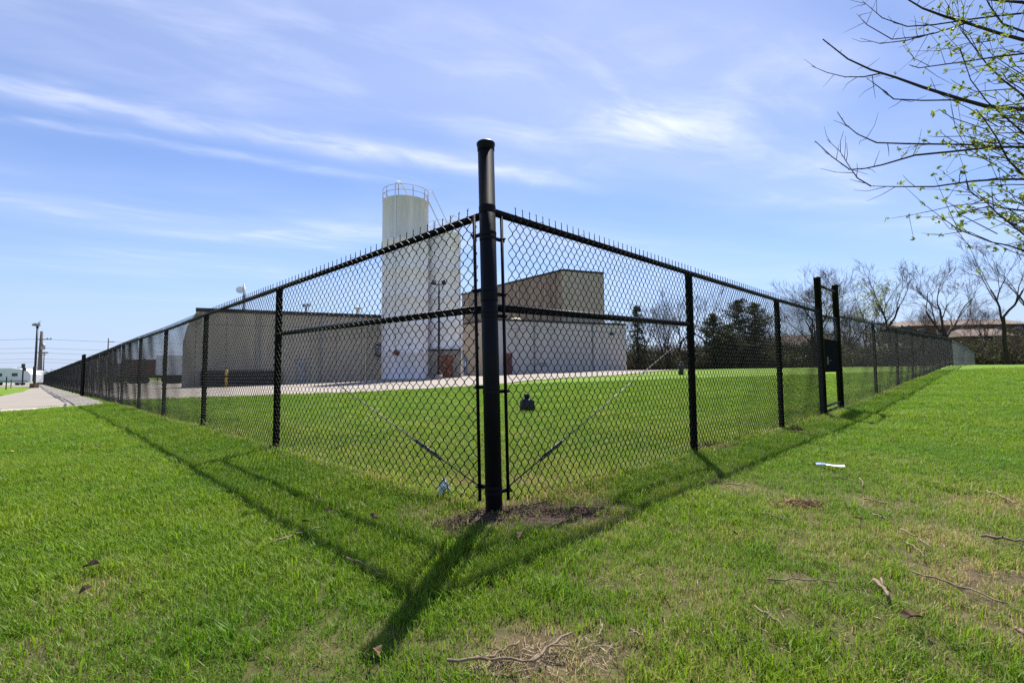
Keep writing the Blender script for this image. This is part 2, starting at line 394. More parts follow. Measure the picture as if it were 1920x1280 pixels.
edge = [ongr(*p) for p in ((262, 751), (345, 747.5), (440, 744), (540, 740.5), (650, 737), (760, 732), (870, 725), (940, 720), (1060, 709), (1177, 702))]
e2 = []
re_ = random.Random(8)
for i in range(len(edge) - 1):
    a_, b_ = edge[i], edge[i + 1]; k_ = max(2, int((b_ - a_).length / .7))
    for j in range(k_):
        q_ = a_.lerp(b_, j / k_); e2.append((q_.x + re_.uniform(-.12, .12), q_.y + re_.uniform(-.35, .35)))
e2.append((edge[-1].x, edge[-1].y))
def fl(s, off=0.0):   # point on left fence line, off towards the yard
    return (CX - s * S2 + off * S2, CY + s * S2 + off * S2)
def fr(s, off=0.0):   # point on right fence line, off towards the yard
    return (CX + s * S2 - off * S2, CY + s * S2 + off * S2)
apron = sheet('pavement', [fl(22, .35)] + e2 + [(26, 62), (24, 70), (0, 84), (-40, 130), fl(150, 30), fl(150, .35)], CONC, .035, 4.0)
dv = [ongr(*p) for p in ((-60, 771.5), (60, 765), (193, 754.5))]
lft = [ongr(*p) for p in ((62, 725.5), (44, 735), (0, 743.5), (-60, 751))]
driveway = sheet('driveway', [(p.x, p.y) for p in dv] + [fl(23, -.12), fl(215, -.12), fl(215, -7.0), fl(95, -6.0)] + [(p.x, p.y) for p in lft], ASPH, .03, 2.5)
gr = [ongr(*p) for p in ((-60, 776.5), (60, 769.5), (196, 757.5))]
sheet('gravel_strip', [(p.x, p.y) for p in gr] + [(p.x - .05, p.y + .03) for p in reversed(dv)], GRAV, .02, 1.0)
tarp = [ongr(*p) for p in ((122, 763), (123, 757), (112, 749.5), (98, 741), (85, 733.5), (78, 727), (74, 722.5))]
mbt = MB()
for i in range(len(tarp) - 1):
    a, b = tarp[i], tarp[i + 1]; d = (b - a); d.z = 0; d.normalize(); n_ = Vector((-d.y, d.x, 0)) * (.035 + .012 * (i % 2)); k = len(mbt.v)
    for q in (a - n_, a + n_, b + n_, b - n_): mbt.v.append((q.x, q.y, gz(q.x, q.y) + .045))
    mbt.f.append((k, k + 3, k + 2, k + 1))
mbt.build('crack_seal', TAR, driveway)
gl = [ongr(*p) for p in ((-60, 722), (30, 722), (46, 718.5), (-60, 717.5))]
sheet('gravel_lot', [(p.x, p.y) for p in gl], GRAV, .03, 6)

# ------------------------------------------------------------------ chain link fabric (shared mesh)
FW, FH, NH = .076, 1.85, 21
def fabric(name, L, height=FH, nh=NH, spikes=True, r=.0032):
    n = int(round(L / (FW / 2))); w = L / n; h = height / nh / 2; mb = MB(); S = 4
    for i in range(n):
        x0, x1 = i * w, (i + 1) * w; pts = []
        for k in range(2 * nh + 1):
            left = (k + i) % 2 == 0; x = x0 if left else x1
            yo = (.0028 if left else -.0028)
            inset = .0012 if left else -.0012
            pts.append((x - inset, yo, k * h))
            if k < 2 * nh:
                xa, xb = (x0, x1) if left else (x1, x0)
                pts.append((xa + (xb - xa) * .20, yo * .8, (k + .245) * h)); pts.append((xa + (xb - xa) * .80, -yo * .8, (k + .755) * h))
        pts = [(x + .0018 * math.sin(z * 37 + round(x / (FW / 2)) * 2.3), y + .007 * math.sin(x * 2.2 + z * 1.9) + .004 * math.sin(x * 5.1 - z * 4.3), z) for x, y, z in pts]
        mb.tube(pts, r, S, caps=False)
        if spikes and i % 2 == 0 and i > 0:
            z = height; jx = rng.uniform(-.002, .002)
            mb.tube([(x0, 0, z - .005), (x0 + .001, .002, z + .018), (x0 - .001, -.001, z + .034), (x0 - .010 + jx, -.006, z + .052)], r * 1.0, 4, caps=False)
            mb.tube([(x0, 0, z - .005), (x0 - .001, -.002, z + .018), (x0 + .001, .001, z + .034), (x0 + .010 + jx, .006, z + .050)], r * 1.0, 4, caps=False)
    return mb.mesh(name, WIRE, True)
FABL = 3.0
FABRIC = fabric('chain_link_fabric', FABL)
FABRIC_G = FABRIC.copy(); FABRIC_G.materials.clear(); FABRIC_G.materials.append(mat('pale_grey_wire', (.15, .15, .155), .6, .2, .3))  # same fabric in a paler grey, for the far spans
def basis(a, b, outward):
    """matrix: x from a to b, y outward-ish, z up-ish"""
    x = (b - a).normalized(); y = Vector(outward); y = (y - x * y.dot(x)).normalized(); z = x.cross(y)
    if z.z < 0: z = -z
    M = Matrix((( x.x, y.x, z.x, a.x), (x.y, y.y, z.y, a.y), (x.z, y.z, z.z, a.z), (0, 0, 0, 1)))
    return M
RAIL_Z = 1.895
LPOST = MB().lathe([(.037, -.45), (.037, 1.855), (.041, 1.86), (.041, 1.885), (.03, 1.90)], sides=14).mesh('post', BLACK, True)
TIE = MB().tube([(0, -.045, 0), (.012, -.02, .035), (.012, .02, .036), (0, .045, 0), (-.012, .02, -.036), (-.012, -.02, -.035), (0, -.045, 0)], .0022, 4, False).mesh('tie_wire', WIRE, True)
OUTL = Vector((-S2, -S2, 0)); OUTR = Vector((S2, -S2, 0))
def run(name, label, pts, outward, fab_from=0.0, skip_first_post=True, pale_from=None):
    """a fence run through ground points pts (posts stand on them)"""
    root = empty(name, pts[0], 0, label, 'fence')
    inv = Matrix.Translation(-pts[0])
    for i, p in enumerate(pts):
        if i == 0 and skip_first_post: continue
        link('post', LPOST, root, inv @ Matrix.Translation(p))
    rl = MB().tube([p + Vector((0, 0, RAIL_Z)) for p in pts], .0255, 10); o = rl.build('top_rail', BLACK, None, True); o.parent = root; o.matrix_local = inv
    for i in range(len(pts) - 1):
        a, b = pts[i], pts[i + 1]; off = Vector(outward) * .044; f0 = .10 if i == 0 else 0.0
        d = (b - a); a2 = a + d * (f0 / d.length); M = basis(a2 + off + Vector((0, 0, .05)), b + off + Vector((0, 0, .05)), -Vector(outward))
        link('chain_link_mesh', FABRIC_G if pale_from and i >= pale_from else FABRIC, root, inv @ M @ Matrix.Diagonal((((b - a2).length) / FABL, 1, 1, 1)))
        if i < 6:
            for k in range(1, 6):
                q = a + d * (k / 6.0) + Vector((0, 0, RAIL_Z)); M = basis(q, q + d, -Vector(outward)); link('tie_wire', TIE, root, inv @ M)
    return root
def gp(xy): return Vector((xy[0], xy[1], gz(*xy)))
sl = [0.0, 3.75] + [3.75 + 3.35 * k for k in range(1, 64)]
sr1 = [0.0, 2.82, 5.72, 8.15]; sr2 = [9.55, 13.7] + [13.7 + 4.1 * k for k in range(1, 25)]
PL = [gp(fl(s)) for s in sl]; PR1 = [gp(fr(s)) for s in sr1]; PR2 = [gp(fr(s)) for s in sr2]
RL = run('chain_link_fence', 'black chain link fence running from the tall corner post along the driveway', PL, OUTL)
for s_ in (30.6, 31.5):
    q = gp(fl(s_, -.1)); link('tall_post', LPOST, RL, Matrix.Translation(q - PL[0]) @ Matrix.Diagonal((1.5, 1.5, 1.13, 1)))
RR = run('chain_link_fence', 'black chain link fence panels between the tall corner post and the narrow gate', PR1[:-1] + [PR1[-1]], OUTR)
RR2 = run('chain_link_fence', 'black chain link fence climbing the lawn from the narrow gate to the brushy bank', PR2, OUTR, pale_from=9)

# corner post with cap, collars, tension bars
C0 = gp((CX, CY))
cp = empty('corner_post', C0, R(45), 'tall thick black round corner post joining the two fence runs', 'fence post')
cp.rotation_euler = (Matrix.Rotation(-.017, 3, 'Y') @ Matrix.Rotation(R(45), 3, 'Z')).to_euler()
MB().lathe([(.053, -.5), (.053, 2.335)], sides=28).build('pole', BLACK, cp, True)
capm = MB().lathe([(.0535, 2.298), (.0560, 2.300), (.0560, 2.326), (.0605, 2.338), (.0605, 2.350), (.054, 2.357), (.001, 2.360)], sides=28, caps=False).build('post_cap', BLACK, cp, True)
for z in (1.34, 1.91):
    MB().lathe([(.0532, z - .028), (.0552, z - .026), (.0552, z - .002), (.0542, z), (.0552, z + .002), (.0552, z + .022), (.0532, z + .024)], sides=28, caps=False).build('collar', BLACK, cp, True)
for ax, nm in ((0, 'x'), (1, 'y')):
    e = Vector((1, 0, 0)) if ax == 0 else Vector((0, 1, 0)); n_ = Vector((0, -1, 0)) if ax == 0 else Vector((-1, 0, 0))
    b0 = e * .086 + n_ * .040
    MB().tube([b0 + Vector((0, 0, .06)), b0 + Vector((0, 0, 1.885))], .0105, 8).build('tension_bar', BLACK, cp, True)
    for z in (.12, .74, 1.22, 1.36, 1.72):
        z += .03 * ax
        mb = MB(); mb.lathe([(.0532, z - .012), (.0556, z - .011), (.0556, z + .011), (.0532, z + .012)], sides=24, caps=False)
        mb.box(tuple(e * .083 + n_ * .028 + Vector((0, 0, z))), (.07 if ax == 0 else .012, .012 if ax == 0 else .07, .022))
        mb.tube([b0 + n_ * -.022 + Vector((0, 0, z)), b0 + n_ * .03 + Vector((0, 0, z))], .0075, 6)
        mb.build('tension_band', BLACK, cp, False)
# brace rails and truss rods of the two end panels
for root, P, tagn in ((RL, PL, 'l'), (RR, PR1, 'r')):
    a, b = P[0], P[1]; inv = Matrix.Translation(-P[0]); d = (b - a).normalized()
    o = MB().tube([a + d * .05 + Vector((0, 0, 1.275)), b + Vector((0, 0, 1.35))], .0255, 10).build('brace_rail', BLACK, root, True); o.matrix_local = inv
    lo = a + d * .10 + Vector((0, 0, .12)); hi = b - d * .02 + Vector((0, 0, 1.25)); t = (hi - lo)
    o = MB().tube([lo, hi], .0048, 6).build('truss_rod', ROD, root, True); o.matrix_local = inv
    mb = MB(); m0 = lo + t * .13; m1 = lo + t * .21
    for sgn in (-1, 1): mb.tube([m0 + Vector((0, 0, .011 * sgn)), m1 + Vector((0, 0, .011 * sgn))], .0045, 5)
    mb.tube([m0 - t * .008, m0 + t * .005], .0095, 8).tube([m1 - t * .005, m1 + t * .008], .0095, 8)
    o = mb.build('turnbuckle', ROD, root, True); o.matrix_local = inv
    bk = MB().lathe([(.038, 1.235), (.043, 1.237), (.043, 1.26), (.038, 1.262)], tuple(b), 14, False).tube([b - d * .03 + Vector((0, 0, 1.25)), b - d * .09 + Vector((0, 0, 1.245))], .010, 6)
    o = bk.build('rod_clamp', BLACK, root, False); o.matrix_local = inv

# narrow gate in the right run
ga, gb = gp(fr(8.15)), gp(fr(9.55)); gt = empty('fence_gate', ga, R(45), 'narrow black gate frame with two tall posts and a solid middle panel', 'gate')
GL = (gb - ga).length; gdz = gb.z - ga.z
TP = MB().lathe([(.058, -.5), (.058, 2.50), (.062, 2.502), (.062, 2.525), (.05, 2.54), (.01, 2.547)], sides=18).mesh('gate_post', BLACK, True)
link('gate_post', TP, gt, Matrix.Translation((0, 0, 0))); link('gate_post', TP, gt, Matrix.Translation((GL, 0, gdz)))
MB().tube([(0, 0, 2.39), (GL, 0, 2.39 + gdz)], .024, 8).build('cross_bar', BLACK, gt, True)
leaf = MB()
for z in (.07, .16): leaf.tube([(.07, 0, z), (GL - .07, 0, z + gdz)], .021, 8)
leaf.tube([(.09, 0, .07), (.09, 0, 1.84)], .021, 8).tube([(GL - .09, 0, .07 + gdz), (GL - .09, 0, 1.84 + gdz)], .021, 8)
leaf.tube([(.07, 0, 1.84), (GL - .07, 0, 1.84 + gdz)], .024, 8)
leaf.build('leaf_frame', BLACK, gt, True)
MB().box((GL / 2, 0, 1.10), (GL - .2, .05, .62)).build('solid_panel', mat('matt_black_board', (.006, .006, .007), 1.0, 0, .03), gt)
link('chain_link_mesh', fabric('gate_fabric', GL - .2, .43, 5, False), gt, Matrix.Translation((.1, -.03, 1.41)))
MB().box((.15, -.05, 1.0), (.10, .05, .14)).tube([(.18, -.07, 1.0), (.30, -.09, 1.0)], .010, 6).build('latch', DARKM, gt)

# ------------------------------------------------------------------ buildings
def wallquad(mb, a, b, z0, z1, th=.25):
    """vertical wall from a to b (xy), thickness to the back (away from camera)"""
    a = Vector((a[0], a[1], 0)); b = Vector((b[0], b[1], 0)); d = (b - a).normalized(); n_ = Vector((-d.y, d.x, 0)) * th
    mb.prism([a + Vector((0, 0, z0)), b + Vector((0, 0, z0)), b + Vector((0, 0, z1)), a + Vector((0, 0, z1))], n_); return mb
def onwall(a, b, t, out=0.0):
    a = Vector((a[0], a[1], 0)); b = Vector((b[0], b[1], 0)); d = (b - a).normalized(); return a + (b - a) * t + Vector((d.y, -d.x, 0)) * out
def wbox(a, b, t0, t1, z0, z1, out0, out1):
    """box on the wall face a-b between fractions t0..t1"""
    mb = MB(); p = onwall(a, b, t0, out0); q = onwall(a, b, t1, out0); p.z = q.z = z0
    d = (q - p).normalized(); n_ = Vector((d.y, -d.x, 0)) * (out1 - out0); h = Vector((0, 0, z1 - z0))
    mb.prism([p, p + n_, q + n_, q], h); return mb
# left long building
LA = at(365, 700, 41.0); LB = at(722, 700, 47.3); la, lb = (LA.x, LA.y), (LB.x, LB.y)
zt = at(365, 577, 41.0).z; zb = -0.6
lbld = empty('warehouse', (0, 0, 0), 0, 'long low beige precast warehouse with dark fascia left of the silos', 'building')
dd = (Vector(lb) - Vector(la)).normalized(); nb = Vector((-dd.y, dd.x))
ext = at(341, 700, 41.0 - .45); zs = at(341, 640, 40.6).z
NPAN = 7
for i in range(NPAN):      # precast panels with open joints
    t0, t1 = i / NPAN, (i + 1) / NPAN
    for z0, z1 in ((zb, zt - 1.42), (zt - 1.39, zt - .32)):
        p = onwall(la, lb, t0); q = onwall(la, lb, t1); g_ = (q - p).normalized() * .012
        wallquad(MB(), (p + g_).xy, (q - g_).xy, z0, z1, .3).build('wall_panel', PRECAST, lbld)
wallquad(MB(), onwall(la, lb, 0.002, -.06).xy, onwall(la, lb, .998, -.06).xy, zb, zt - .33, .2).build('wall_core', DARKM, lbld)
p0 = onwall(la, lb, 0); pe = Vector((ext.x, ext.y, 0))
MB().prism([pe + Vector((0, 0, zb)), p0 - Vector((0, 0, -zb)) - (p0 - pe).normalized() * .012, p0 + Vector((0, 0, zt - .32)) - (p0 - pe).normalized() * .012, pe + (p0 - pe) * .30 + Vector((0, 0, zs + (zt - zs) * .45)), pe + Vector((0, 0, zs))], Vector((nb.x, nb.y, 0)) * .3).build('raked_end_wall', PRECAST, lbld)
wbox(la, lb, -.004, 1.0, zt - .32, zt, -.35, .10).build('fascia', FASC, lbld)
# body and roof behind the face
q0, q1 = onwall(la, lb, .02, -.32), onwall(la, lb, 1.0, -.32); bk = Vector((nb.x, nb.y, 0)) * 22
bk0 = Vector((.15, .99, 0)) * 20
MB().prism([q0 + Vector((0, 0, zt - .34)), q1 + Vector((0, 0, zt - .34)), q1 + bk + Vector((0, 0, zt - .6)), q0 + Vector((5.5, 0, 0)) + bk + Vector((0, 0, zt - .6))], (0, 0, .1)).build('roof', ROOFG, lbld)
wbox(la, lb, .03, .42, .05, 1.25, .02, .42).build('shade_band', DARKM, lbld)  # dark box added to stand in for shade low on the wall
fan = wbox(la, lb, .935, .992, 2.55, 3.75, .02, .18).build('fan_housing', DARKM, lbld)
fc_ = onwall(la, lb, .963, .26); M = Matrix.Translation((fc_.x, fc_.y, 3.15)) @ Matrix.Rotation(math.atan2(dd.y, dd.x), 4, 'Z') @ Matrix.Rotation(R(90), 4, 'X')
o = MB().lathe([(.50, -.1), (.50, .05), (.44, .05), (.44, -.02), (.12, .0), (.10, .06), (.01, .07)], sides=20, caps=False).build('fan_ring', GREYM, fan, True); o.matrix_local = M
for k in range(4):
    ang = k * math.pi / 2; o = MB().prism([(.1, -.03, 0), (.43, -.13, .03), (.43, .10, -.02), (.1, .05, 0)], (0, 0, .012)).build('fan_blade', GREYM, fan); o.matrix_local = M @ Matrix.Rotation(ang, 4, 'Z')
for t_ in (.30, .62, .88):      # rainwater pipes
    wbox(la, lb, t_, t_ + .006, .1, zt - .34, .02, .12).build('down_pipe', CREAM if t_ > .8 else GREYM, lbld)
wbox(la, lb, .50, .545, .1, 2.35, .02, .07).build('door', GREYM, lbld)
# things on its roof
def thing_at(name, label, cat, p, group=None): return empty(name, p, 0, label, cat, group)
mp = at(456, 577, 45.0); mp.z = zt - .5
ms = thing_at('dish_mast', 'grey roof mast carrying a round white dish above the warehouse', 'antenna', mp)
ht = at(456, 533, 45.0).z - mp.z
MB().tube([(0, 0, 0), (0, 0, ht)], .07, 8).tube([(.14, 0, 0), (.14, 0, ht - .25)], .05, 6).build('mast', GREYM, ms, True)
o = MB().lathe([(.01, -.10), (.16, -.08), (.30, -.02), (.36, .05), (.34, .05), (.16, -.05), (.01, -.07)], sides=18, caps=False).build('dish', WHITEP, ms, True)
o.matrix_local = Matrix.Translation((-.26, -.1, ht - .55)) @ Matrix.Rotation(R(75), 4, 'X') @ Matrix.Rotation(R(20), 4, 'Y')
for pxx, pyt, lab in ((574, 570, 'small pronged vent on the warehouse roof'), (671, 575, 'capped white vent pipe on the warehouse roof beside the tall silo')):
    p = at(pxx, 585, 48.5); p.z = zt - .5; v_ = thing_at('roof_vent', lab, 'vent', p); hh = at(pxx, pyt, 48.5).z - p.z
    MB().lathe([(.20 if pxx > 600 else .09, 0), (.20 if pxx > 600 else .09, hh - .22)], sides=10).build('stack', WHITEP if pxx > 600 else GREYM, v_, True)
    if pxx > 600: MB().lathe([(.42, hh - .22), (.42, hh - .12), (.05, hh)], sides=12).build('rain_cap', CREAM, v_, True)
    else: MB().box((-.2, 0, hh - .15), (.3, .25, .28)).box((.22, 0, hh - .12), (.26, .25, .3)).build('hood', GREYM, v_)
# bollards in front of the warehouse
for pxx, pyy in ((386, 717), (425, 716)):
    p = gpx(pxx, 39.2); b_ = empty('bollard', p, 0, 'yellow steel bollard standing before the warehouse wall', 'bollard', 'yellow bollards at the dock')
    MB().lathe([(.11, -.1), (.11, 1.35), (.08, 1.43), (.01, 1.46)], sides=12).build('pipe', YELL, b_, True)
    MB().lathe([(.115, .85), (.115, 1.0)], sides=12, caps=False).build('band', DARKM, b_, True)

# right building: low pale block with tall ribbed upper hall
A = at(925, 700, 51.0); B = at(1175.5, 700, 58.0); a2, b2 = (A.x, A.y), (B.x, B.y); zt2 = at(1174, 608, 58.0).z
rb = empty('factory_building', (0, 0, 0), 0, 'pale factory block with a tall brown ribbed metal hall rising behind its roof', 'building')
Cc = Vector((A.x - .62 * 14, A.y + .78 * 14, 0)); c2 = (Cc.x, Cc.y)
for i in range(6):
    for z0, z1 in ((-.5, zt2 - .98), (zt2 - .95, zt2 - .14)):
        p = onwall(a2, b2, i / 6); q = onwall(a2, b2, (i + 1) / 6); g_ = (q - p).normalized() * .006
        wallquad(MB(), (p + g_).xy, (q - g_).xy, z0, z1, .3).build('wall_panel', PALEW, rb)
wallquad(MB(), onwall(a2, b2, .003, -.08).xy, onwall(a2, b2, .997, -.08).xy, -.5, zt2 - .15, .2).build('wall_core', DARKM, rb)
for z0, z1 in ((-.5, zt2 - .98), (zt2 - .95, zt2 - .14)):
    wallquad(MB(), c2, (Vector(a2) - (Vector(a2) - Vector(c2)).normalized() * .01), z0, z1, .3).build('side_wall', TANW, rb)
wallquad(MB(), onwall(c2, a2, .01, -.08).xy, onwall(c2, a2, .99, -.08).xy, -.5, zt2 - .15, .15).build('side_core', DARKM, rb)
wbox(a2, b2, -.003, 1.003, zt2 - .14, zt2 + .06, -.35, .09).build('fascia', FASC, rb)
wbox(c2, a2, 0, .997, zt2 - .14, zt2 + .06, -.35, .09).build('fascia', FASC, rb)
Bb = B + Vector((-.375, .927, 0)) * 25
MB().prism([Vector((A.x, A.y + .4, zt2 - .16)), Vector((B.x - .15, B.y + .3, zt2 - .16)), Vector((Bb.x, Bb.y, zt2 - .16)), Vector((c2[0], c2[1] + 12, zt2 - .16))], (0, 0, .08)).build('roof', ROOFG, rb)
wallquad(MB(), (B.x - .02, B.y + .31), (Bb.x, Bb.y), -.5, zt2 - .02, .3).build('end_wall', PALEW, rb)
dbl = wbox(a2, b2, .065, .125, .3, 2.95, .02, .08).build('door', REDBR, rb); MB().box((*onwall(a2, b2, .12, .12).xy, 1.6), (.06, .06, .16)).build('handle', GREYM, dbl)
bd = wbox(c2, a2, .565, .64, .42, 2.75, .02, .09).build('door', BLUE, rb); bd['label'] = 'blue steel side door'
wbox(c2, a2, .615, .632, 1.65, 2.1, .10, .105).build('notice', WHITEP, bd); MB().box((*onwall(c2, a2, .628, .13).xy, 1.45), (.07, .07, .12)).build('handle', GREYM, bd)
lt = wbox(a2, b2, .865, .885, zt2 - 1.35, zt2 - 1.1, .02, .3).build('wall_light', DARKM, rb)
wbox(a2, b2, .32, .37, 1.6, 2.0, .02, .14).build('meter_box', GREYM, rb)
for t_ in (.28, .72): wbox(a2, b2, t_, t_ + .006, .2, zt2 - .16, .02, .12).build('down_pipe', GREYM, rb)
# upper hall, ribbed sheet as real folds
def ribbed(a, b, z0, z1a, z1b, pitch=.30, depth=.06):
    a = Vector((a[0], a[1], 0)); b = Vector((b[0], b[1], 0)); d = b - a; L = d.length; d.normalize(); o_ = Vector((d.y, -d.x, 0)); n = int(L / pitch); mb = MB()
    prof = []
    for i in range(n):
        for f_, dp in ((0, 0), (.55, 0), (.65, 1), (.9, 1)): prof.append(((i + f_) * L / n, dp * depth))
    prof.append((L, 0))
    for s, dp in prof:
        q = a + d * s + o_ * dp; t = s / L; mb.v.append((q.x, q.y, z0)); mb.v.append((q.x, q.y, z1a + (z1b - z1a) * t))
    for i in range(len(prof) - 1): mb.f.append((2 * i, 2 * i + 2, 2 * i + 3, 2 * i + 1))
    return mb
H0 = at(1055, 508, 56.0); H1 = at(1131.5, 515, 58.1); H2 = at(866, 553.5, 72.6)
zh = H0.z
hall_l = ribbed(H2.xy, H0.xy, zt2 - .3, H2.z, zh).build('hall_wall', CORR, rb); hall_l['label'] = 'rust stained brown ribbed wall'
ribbed(H0.xy, H1.xy, zt2 - .3, zh, zh).build('hall_wall', CORR2, rb)
Hb = Vector((H1.x - 8, H1.y + 20, 0))
wallquad(MB(), (H1.x + .05, H1.y + .05), Hb.xy, zt2 - .3, zh - .02, .2).build('hall_end_wall', CORR2, rb)
def strip(a, b, za, zb_, hgt, out):
    a_ = Vector((a[0], a[1], za)); b_ = Vector((b[0], b[1], zb_)); d = (b_ - a_); d.z = 0; d.normalize(); n_ = Vector((d.y, -d.x, 0)) * out
    return MB().prism([a_ - n_ * 1.5, b_ - n_ * 1.5, b_ + n_, a_ + n_], (0, 0, hgt))
strip(H2.xy, H0.xy, H2.z, zh, .22, .13).build('hall_coping', FASC, rb); strip(H0.xy, H1.xy, zh + .004, zh + .004, .22, .13).build('hall_coping', FASC, rb)
MB().prism([Vector((H0.x, H0.y + .15, zh - .02)), Vector((H1.x, H1.y + .1, zh - .02)), Vector((Hb.x, Hb.y, zh - .02)), Vector((H2.x + .1, H2.y + .2, H2.z - .02))], (0, 0, .05)).build('hall_roof', ROOFG, rb)
p = at(968, 598, 54.0); p.z = zt2 - .1; sv = thing_at('skylight_dome', 'small pale dome vent on the low roof before the brown ribbed hall', 'vent', p)
MB().lathe([(.75, 0), (.75, .22), (.6, .42), (.3, .54), (.02, .58)], sides=16).build('dome', CREAM, sv, True); MB().box((0, 0, .04), (1.7, 1.7, .14)).build('kerb', GREYM, sv)

# ------------------------------------------------------------------ silos
def silo(name, label, pc, D, half_px, ytop, base_z, zfoot=None):
    c = at(pc, 700, D); r = half_px / F * D * 1.0; zt_ = at(pc, ytop, D).z; c.z = base_z
    return empty(name, c, 0, label, 'silo'), r, zt_ - base_z, c
s1, r1, h1, c1 = silo('tall_silo', 'tallest white cylindrical silo with a grey weathered top and railing', 759, 46.0, 43.0, 381, gz(*at(759, 700, 46).xy) - .1)
seams = [0, 2.6, 5.2, 7.8, 10.4, 13.2, h1]
def shell(mb, r, z0, z1, last): mb.lathe([(r, z0 + .015), (r, z1 - .03), (r + .012, z1 - .025), (r + .012, z1 + .012), (r, z1 + .015)] if not last else [(r, z0 + .015), (r, z1 - .06), (r + .03, z1 - .05), (r + .03, z1)], sides=48, caps=False)
for i in range(6):
    mb = MB(); shell(mb, r1, seams[i], seams[i + 1], i == 5); mb.build('shell_ring', SILO if i < 5 else SILOTOP, s1, True)
MB().lathe([(r1 + .02, h1 - .01), (r1 * .5, h1 + .25), (.02, h1 + .4)], sides=48, caps=False).build('roof', RUSTY, s1, True)
MB().lathe([(r1 + .12, -.3), (r1 + .12, .16)], sides=40).build('footing', CONC, s1, True)
def railing(root, r, z, h, posts, material):
    rg = []
    for hz in (h * .52, h):
        pts = [(r * math.cos(2 * math.pi * k / 40), r * math.sin(2 * math.pi * k / 40), z + hz) for k in range(41)]
        o = MB().tube(pts, .028, 5, False).build('guard_rail', material, root, True)
    for k in range(posts):
        a = 2 * math.pi * (k + .35) / posts; MB().tube([(r * math.cos(a), r * math.sin(a), z - .15), (r * math.cos(a), r * math.sin(a), z + h)], .034, 6).build('rail_post', material, root, True)
railing(s1, r1 - .03, h1, 1.08, 10, RUSTY)
pp = Vector((-.22 * r1, -r1 * .985 - .05, 0))
MB().tube([(pp.x, pp.y, 3.0), (pp.x, pp.y, h1 + 1.05), (pp.x + .1, pp.y + .18, h1 + 1.35), (pp.x + .3, pp.y + .5, h1 + 1.42), (pp.x + .5, pp.y + .9, h1 + 1.2), (pp.x + .8, pp.y + 1.3, h1 + .5)], .06, 8).build('fill_pipe', WHITEP, s1, True)
mh = MB().lathe([(.27, 0), (.27, .10), (.22, .12), (.01, .13)], sides=16); o = mh.build('manhole_cover', REDBR, s1, True)
o.matrix_local = Matrix.Translation((-.12 * r1, -r1 * .99, 2.55)) @ Matrix.Rotation(R(90), 4, 'X')
for x, z, w in ((.86, 2.75, .22), (-.42, 2.75, .3), (.42, 3.3, .2)):
    xx = x * r1; yy = -math.sqrt(max(0, r1 * r1 - xx * xx)) - .03; MB().box((xx, yy, z), (w, .06, .2), math.asin(x)).build('label_plate', GREYM, s1)
# ladder stair between the silos
lad = MB(); lx, ly = r1 * .98, -.6
for k in range(14):
    t = k / 13.0; lad.tube([(lx + .05 + 1.5 * t, ly, h1 + .2 - 3.2 * t), (lx + .05 + 1.5 * t, ly + .6, h1 + .2 - 3.2 * t)], .025, 5)
for yy in (ly, ly + .6):
    lad.tube([(lx, yy, h1 + .3), (lx + 1.6, yy, h1 - 3.1)], .05, 5); lad.tube([(lx, yy, h1 + 1.1), (lx + .5, yy, h1 + 1.0), (lx + 2.0, yy, h1 - 2.2)], .03, 5)
lad.build('stair_ladder', CREAM, s1, False)
s2, r2, h2, c2_ = silo('short_silo', 'shorter white silo on a block base beside the tallest silo', 832, 48.0, 32.0, 441, 0.0)
foot = at(832, 658, 48.0).z
for z0, z1 in ((foot, 5.6), (5.6, 8.3), (8.3, 11.0), (11.0, h2)):
    mb = MB(); shell(mb, r2, z0, z1, z1 == h2); mb.build('shell_ring', SILO, s2, True)
MB().lathe([(r2 + .02, h2 - .01), (r2 * .5, h2 + .25), (.02, h2 + .35)], sides=40, caps=False).build('roof', CREAM, s2, True)
railing(s2, r2 - .05, h2, 1.05, 8, CREAM)
cg = MB()
for k in range(9):
    pts = [(r2 * .75 + .38 * math.sin(a) + .0, -r2 * .66 - .38 * math.cos(a), h2 - 9 + k * 1.25) for a in [math.pi * j / 8 - 1.0 for j in range(9)]]
    cg.tube(pts, .02, 4, False)
cg.tube([(r2 * .93, -r2 * .3, foot), (r2 * .93, -r2 * .3, h2 + 1.6), (r2 * .93 - .6, -r2 * .2, h2 + 1.9), (r2 * .93 - 1.1, 0, h2 + 1.2)], .06, 6)
cg.build('vent_pipe', CREAM, s2, True)
mb = MB(); cb = s2
hx0 = -r2 - .05; hx1 = r2 + .12
MB().prism([(hx0, -r2 * .98, -.3), (hx1, -r2 * .98, -.3), (hx1, r2, -.3), (hx0, r2, -.3)], (0, 0, foot + .28)).build('block_base', mat('stained_block', (.25, .215, .18), .9, 0, .3, var=.35, vscale=1.2), s2)
MB().box(((hx0 + hx1) / 2, 0, foot + .03), (hx1 - hx0 + .15, 2 * r2 + .15, .14)).build('ring_beam', DARKM, s2)
for x0, x1 in ((-.10, .24), (.26, .60)):
    dr = MB().box(((x0 + x1) / 2 * r2 * 1.0 + .1, -r2 * .98 - .04, 1.45), ((x1 - x0) * r2, .07, 2.25)).build('door', ORANGE, s2); dr['label'] = 'rusty orange door'
    MB().box(((x1 * .8 + x0 * .2) * r2 + .1, -r2 * .98 - .10, 1.4), (.05, .06, .16)).build('handle', DARKM, dr)
MB().tube([(hx1 + .1, -r2 * .8, 0), (hx1 + .1, -r2 * .8, foot + 3.5)], .07, 6).build('down_pipe', WHITEP, s2, True)
